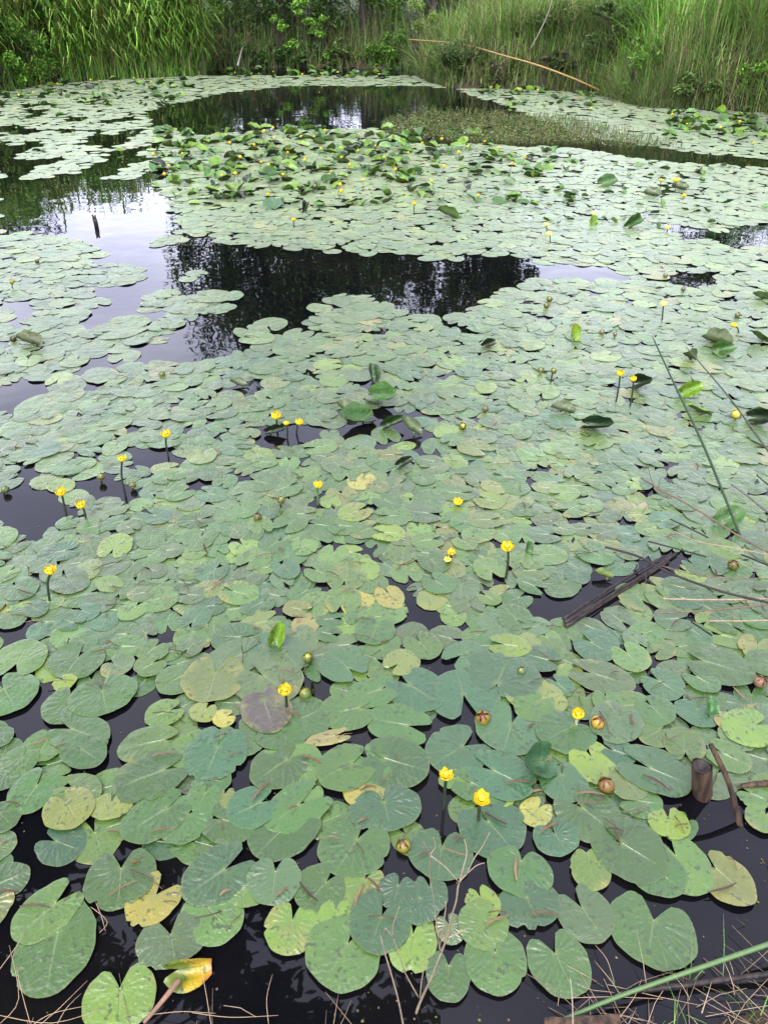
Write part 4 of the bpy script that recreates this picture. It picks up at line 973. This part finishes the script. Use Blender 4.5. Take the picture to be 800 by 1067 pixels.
def tree(x,y,H,rx,label,n=5200,cols=None,leaf=.16,low=.25,group=None,lean=(0,0)):
    cols=cols or ((.045,.095,.02),(.06,.125,.024),(.035,.075,.018))
    z0=gz(x,y)-.1; root=empty('bank_tree',(x,y,z0))
    t=MB(); top=Vector((lean[0],lean[1],H*.9))
    P=curve_pts([(0,0,-.2),(lean[0]*.2+random.uniform(-.1,.1),lean[1]*.2,H*.3),(lean[0]*.5+random.uniform(-.2,.2),lean[1]*.5,H*.6),top],4); t.tube(P,.055+H*.009,.02,8,wob=.06)
    for k in range(9):
        f=random.uniform(low,.85); b=P[min(int(f*len(P)),len(P)-1)]; a=random.uniform(0,2*PI); l=rx*random.uniform(.5,.95)
        e=b+Vector((math.cos(a)*l,math.sin(a)*l,l*random.uniform(.2,.8))); t.tube(curve_pts([b,b.lerp(e,.5)+Vector((0,0,.12*l)),e],3),.035,.008,5)
    t.build('trunk',M_BARK,root)
    m=MB(); foliage(m,(lean[0]*.6,lean[1]*.6,H*(low+1)/2),(rx,rx*.8,H*(1-low)*.5),n,leaf,cols)
    m.build('crown',M_LEAF,root)
    return tag(root,label,'tree',group)
def bush(px,py,yd,size,label,cols,n=1600,leaf=.12,zoff=0.0,name='bush'):
    yd=shore_y(px)+yd; p=vp(px,py,yd); z0=gz(p.x,p.y)
    root=empty(name,(p.x,p.y,z0)); hz=max(p.z-z0,.05)
    t=MB()
    for k in range(6):
        a=random.uniform(0,2*PI); e=Vector((math.cos(a)*size[0]*.6,math.sin(a)*size[1]*.6,hz+size[2]*random.uniform(0,.6))); t.tube(curve_pts([(random.uniform(-.1,.1),0,-.1),e*.5+Vector((0,0,.1)),e],3),.02,.006,5)
    t.build('stem',M_BARK,root)
    m=MB(); foliage(m,(0,0,hz),size,n,leaf,cols); m.build('foliage',M_LEAF,root)
    return tag(root,label,'bush')
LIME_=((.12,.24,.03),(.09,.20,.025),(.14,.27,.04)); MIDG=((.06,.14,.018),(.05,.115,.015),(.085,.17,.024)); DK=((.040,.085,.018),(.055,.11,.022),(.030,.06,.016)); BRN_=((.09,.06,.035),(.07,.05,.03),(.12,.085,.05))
def X_at(px,y): return vp(px,0,y).x
for (px,y,H,rx,n,low,lab) in [
 (205,26.0,9.6,2.0,9000,.10,'leafy tree behind the reeds at the left end of the thicket'),
 (248,27.5,11.2,2.0,12000,.10,'tall tree second from the reeds in the far thicket'),
 (290,26.2,10.9,2.0,13000,.08,'tallest dark tree in the middle of the far thicket'),
 (335,27.8,10.0,1.9,10000,.10,'dark tree behind the bright hanging sprays'),
 (378,26.0,9.2,1.9,11000,.08,'dark broad tree right of the bright sprays'),
 (412,27.5,8.2,1.6,8000,.10,'dark tree behind the mouth of the far inlet'),
 (452,27.0,7.4,1.3,4200,.12,'open crowned tree at the right end of the far thicket'),
 (512,27.5,8.2,1.7,8500,.30,'spreading tree standing behind the grassy far bank'),
 (552,28.5,7.5,1.3,5000,.40,'slim tree beside the spreading one behind the grassy bank'),
 (805,30.0,7.0,2.2,6500,.35,'lone tree behind the right-hand grassy bank'),
 (-60,23.0,4.4,1.8,4000,.15,'rounded tree at the far left behind the reeds')]:
    tree(X_at(px,y),y,H,rx,lab,n,low=low,leaf=.21)
# thicket under the trees
for a in [
 (235,30,1.0,(.9,.7,1.0),'yellow-green bush between reeds and thicket',MIDG,2600,.12),
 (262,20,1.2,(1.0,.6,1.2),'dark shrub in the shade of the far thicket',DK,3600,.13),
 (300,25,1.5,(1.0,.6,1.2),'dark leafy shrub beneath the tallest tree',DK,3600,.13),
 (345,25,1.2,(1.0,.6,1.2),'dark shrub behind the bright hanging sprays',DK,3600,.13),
 (395,25,1.5,(1.1,.6,1.3),'mid green shrub right of the bright sprays',MIDG,3000,.12),
 (290,24,.3,(.35,.3,.25),'small bright green spray at the front of the thicket',LIME_,420,.12),
 (318,8,.35,(.40,.3,.30),'bright green spray hanging highest before the thicket',LIME_,520,.12),
 (334,27,.35,(.50,.35,.28),'largest bright green spray overhanging the far strip',LIME_,700,.12),
 (308,48,.35,(.38,.3,.25),'bright green spray hanging lowest over the far strip',LIME_,460,.12),
 (345,55,.3,(.35,.3,.25),'mid green low spray at the far water edge',MIDG,420,.11),
 (380,57,.35,(.50,.3,.28),'bright low bush at the right of the far strip',LIME_,620,.11),
 (415,45,.35,(.5,.4,.55),'green leafy bush at the mouth of the far inlet',MIDG,900,.10),
 (435,22,1.0,(.55,.5,.6),'pale yellow-green bush above the far inlet',((.16,.24,.05),(.12,.2,.04)),900,.09),
 (455,58,.8,(.6,.5,.4),'low dark green bush at the foot of the grassy bank',MIDG,800,.10),
 (232,62,.5,(.55,.4,.4),'dead brown brush heap beside the reeds',BRN_,700,.14),
 (20,48,.5,(.75,.6,.75),'broad-leaved green bush at the left end of the reeds',MIDG,2200,.10),
 (45,20,.9,(.8,.6,.5),'upper leafy bush leaning on the reeds at the left',MIDG,1500,.10),
 (8,75,.2,(.4,.4,.45),'bright grassy bush at the far left water edge',((.08,.18,.02),(.1,.22,.03)),800,.10),
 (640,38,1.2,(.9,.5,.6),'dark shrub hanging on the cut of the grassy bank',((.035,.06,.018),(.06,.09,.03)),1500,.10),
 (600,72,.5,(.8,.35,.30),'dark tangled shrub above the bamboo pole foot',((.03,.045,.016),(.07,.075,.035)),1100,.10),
 (668,68,.3,(.6,.4,.5),'leafy weed clump beside the grass tussock',MIDG,1000,.09),
 (795,80,.25,(.45,.3,.35),'bright leafy seedling at the right edge of the bank',LIME_,420,.11),
 (225,66,.25,(.6,.4,.35),'brownish low shrub at the reed end of the far shore',BRN_,900,.12),
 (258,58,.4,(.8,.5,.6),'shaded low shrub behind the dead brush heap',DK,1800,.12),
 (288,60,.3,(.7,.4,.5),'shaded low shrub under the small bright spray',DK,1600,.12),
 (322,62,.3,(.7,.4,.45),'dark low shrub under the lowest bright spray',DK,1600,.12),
 (360,60,.3,(.7,.4,.5),'olive low shrub between spray and right-hand bush',((.05,.085,.02),(.06,.07,.025)),1500,.12),
 (402,58,.3,(.7,.4,.5),'leafy low shrub at the right end of the far strip',MIDG,1500,.12),
 (480,62,.35,(.9,.4,.5),'dark weedy clump under the upper end of the bamboo pole',((.035,.065,.018),(.06,.08,.03)),1700,.10),
 (520,75,.25,(.8,.35,.4),'brownish weed clump below the middle of the bamboo pole',((.05,.07,.02),(.08,.075,.035)),1500,.10),
 (575,45,1.0,(1.0,.5,.6),'tangled bramble patch on the grassy bank above the pole',((.045,.075,.02),(.07,.09,.03)),2200,.10),
 (720,92,.15,(.6,.3,.35),'low sedge-like clump at the foot of the right bank',((.08,.15,.03),(.10,.14,.045)),1200,.10),
 (765,98,.15,(.5,.3,.3),'olive weed clump at the waterline near the right edge',((.07,.11,.03),(.10,.11,.05)),1000,.10),
]: bush(*a)

# reeds on the left bank
def strip(mb,n,pxr,yr,hr,cols,w,lean=.35,leaves=True,zdip=.05):
    for i in range(n):
        px=random.uniform(*pxr); y=random.uniform(*yr(px)); x=X_at(px,y); z=gz(x,y)-zdip
        if sdist(np.array([x]),np.array([y]))[0]<-.25: continue
        if vnoise(x,y+30,1.1)<-.5: continue
        h=random.uniform(*hr)*(1+.35*vnoise(x,y,.8)); k=random.uniform(.6,1.35)*(1+.55*vnoise(x+50,y,.6)); col=random.choice(cols); col=(col[0]*k,col[1]*k,col[2]*k,1)
        a=random.uniform(0,2*PI)
        if leaves:
            d=Vector((math.cos(a),math.sin(a),0)); top=Vector((x,y,z))+d*h*.12+Vector((0,0,h))
            mb.tube([(x,y,z),top],.009,.004,3,(col[0]*.9,col[1]*.8,col[2],1),cap=False)
            for q in range(8):
                t=random.uniform(.2,.98); b=Vector((x,y,z)).lerp(top,t); a2=random.uniform(0,2*PI); l=random.uniform(.4,.85)
                d2=Vector((math.cos(a2),math.sin(a2),0)); s_=Vector((-math.sin(a2),math.cos(a2),0)); kk=random.uniform(.8,1.25)
                mb.ribbon([b,b+d2*l*.25+Vector((0,0,l*.35)),b+d2*l*.6+Vector((0,0,l*.40)),b+d2*l*.9+Vector((0,0,l*.12))],w,w*.15,s_,(col[0]*kk,col[1]*kk,col[2]*kk,1),1.5)
        else: blade(mb,x,y,z,h,a,random.uniform(.1,lean*2),w,col,4)
mb=MB()
def off(a,b): return lambda px:(shore_y(px)+a+(.9 if a>0 and px<48 else 0),shore_y(px)+b+(.9 if px<48 else 0))
strip(mb,1400,(-110,208),off(.1,2.2),(1.5,2.45),((.085,.18,.02),(.11,.21,.028),(.07,.145,.022),(.17,.21,.05)),.034)
strip(mb,300,(-110,208),off(.0,.8),(.4,1.6),((.20,.16,.07),(.12,.10,.045)),.02,.6,False)
strip(mb,1400,(-110,215),off(-.1,.8),(.35,1.2),((.09,.20,.03),(.11,.23,.03),(.06,.13,.02)),.022,.5,False)
tag(mb.build('reeds',M_BLADE),'tall green reed bed lining the left bank','reeds',kind='stuff')
mb=MB()
GC=((.07,.15,.02),(.09,.18,.025),(.055,.12,.018),(.14,.19,.05),(.17,.16,.06))
strip(mb,9000,(440,960),off(.1,5.0),(.45,1.3),GC,.022,.85,False)
strip(mb,4500,(440,960),off(.0,1.3),(.35,1.0),((.07,.13,.025),(.06,.11,.02),(.10,.12,.045),(.16,.14,.07),(.04,.07,.018)),.018,.7,False)
strip(mb,1500,(650,960),off(.8,4.0),(1.0,1.9),((.075,.17,.02),(.09,.19,.025)),.030,.7,False)
strip(mb,1500,(650,730),off(-.3,.7),(.35,.8),((.09,.17,.03),(.12,.16,.05),(.16,.16,.08)),.012,.6,False)
strip(mb,4200,(195,460),off(-.05,3.0),(.4,1.3),((.06,.125,.025),(.07,.10,.03),(.11,.085,.045),(.04,.08,.02)),.022,.6,False)
strip(mb,1600,(-110,210),off(1.5,5),(.6,1.6),((.04,.08,.02),(.05,.11,.02)),.025,.6,False)
tag(mb.build('bank_grass',M_BLADE),'long green grass covering the far and right banks','grass',kind='stuff')

# wooded backdrop beyond the thicket: one far mass of foliage
mb=MB()
for k in range(150):
    x=-15+24*random.random(); y=29.5+5*random.random(); zt=random.uniform(.2,5.6)
    qx=proj(x,y,1.8)[0]
    if qx>480 and zt>2.4: continue
    if qx<185: zt*=.25
    foliage(mb,(x,y,gz(x,min(y,34))+zt),(1.7,1.0,1.2),420,.26,((.05,.10,.022),(.07,.135,.028),(.04,.075,.02)))
tag(mb.build('woodland',M_LEAF),'dark woodland closing the view behind the far thicket','woodland',kind='stuff')

# tree on the near left bank whose branches hang over the water (seen mirrored in the near water)
root=empty('overhanging_tree',(-4.6,.4,.1))
t=MB(); t.tube(curve_pts([(0,0,-.3),(.15,.1,1.6),(.5,.6,3.2),(.9,1.2,4.6)],5),.15,.05,9,wob=.05)
m=MB(); random.seed(21)
ends=[(-3.3,2.6,4.0),(-2.7,3.6,4.2),(-2.0,3.1,4.3),(-3.4,3.9,4.4),(-1.35,2.9,4.3),(-.85,2.75,4.1),(-1.6,3.5,4.4),(-2.4,2.5,4.0),(-1.0,3.2,4.6),(-3.9,3.2,4.3),(-.45,2.55,4.3)]
for k,e in enumerate(ends):
    e=Vector(e)-Vector((-4.6,.4,.1)); b=Vector((.5,.6,3.2)).lerp(Vector((.9,1.2,4.6)),random.random()); t.tube(curve_pts([b,b.lerp(e,.5)+Vector((0,0,.25)),e],5),.03,.006,5)
    dens=1900 if k in (0,1,3,7,9) else 520
    foliage(m,e,(.85,.65,.40),dens,.14,((.05,.10,.02),(.04,.085,.018)))
t.build('trunk',M_BARK,root); m.build('crown',M_LEAF,root)
tag(root,'near bank tree mirrored as leafy branches in the dark near water','tree')

# ------------------------------------------------------------------ labels of the single pads
LM=[((731,812),'broken post stump'),((190,1010),'red-tipped yellow leaf'),((296,725),'flower beside two buds'),((482,818),'lower flower pair'),((52,605),'leftmost lone flower'),
    ((76,520),'left pool flower pair'),((640,612),'cane bundle'),((528,580),'tall flower by the dark leaf'),((735,905),'olive tan pad'),((470,960),'bare forked twig'),
    ((563,795),'big folded leaf'),((738,740),'glossy upturned leaf'),((268,538),'olive open-topped bud'),((610,747),'whitish-stalked flower'),((634,818),'gaping brown bud'),((330,508),'thin-stalked flower'),((470,578),'two touching low blooms'),
    ((85,855),'bright yellow dying pad'),((504,746),'spent brown flower cup'),((127,490),'long-stalked left flower'),((338,755),'brown withered pad'),((700,640),'level straw stalks')]
DIRS=['right of','lower right of','below','lower left of','left of','upper left of','above','upper right of']
ORD=['first','second','third','fourth','fifth','sixth','seventh','eighth','ninth','tenth','eleventh','twelfth','thirteenth','fourteenth','fifteenth','sixteenth','seventeenth','eighteenth','nineteenth','twentieth','twenty-first','twenty-second','twenty-third','twenty-fourth','twenty-fifth','twenty-sixth','twenty-seventh','twenty-eighth','twenty-ninth','thirtieth']+['farther']*80
bins={}
for p in single_pads:
    best=min(LM,key=lambda l: math.hypot(p.px[0]-l[0][0],(p.px[1]-l[0][1])*1.3))
    a=math.atan2(p.px[1]-best[0][1],p.px[0]-best[0][0]); k=int(round(a/(PI/4)))%8
    bins.setdefault((best[1],k),[]).append((math.hypot(p.px[0]-best[0][0],p.px[1]-best[0][1]),p))
SPECIAL={}
for (lm,k),v in bins.items():
    v.sort(key=lambda e:e[0])
    for i,(d,p) in enumerate(v):
        tag(p.o,f"{NAME_OF[p.c]} lily pad, {ORD[i]} one {DIRS[k]} the {lm}",'lily pad','lily pads floating near the bank')
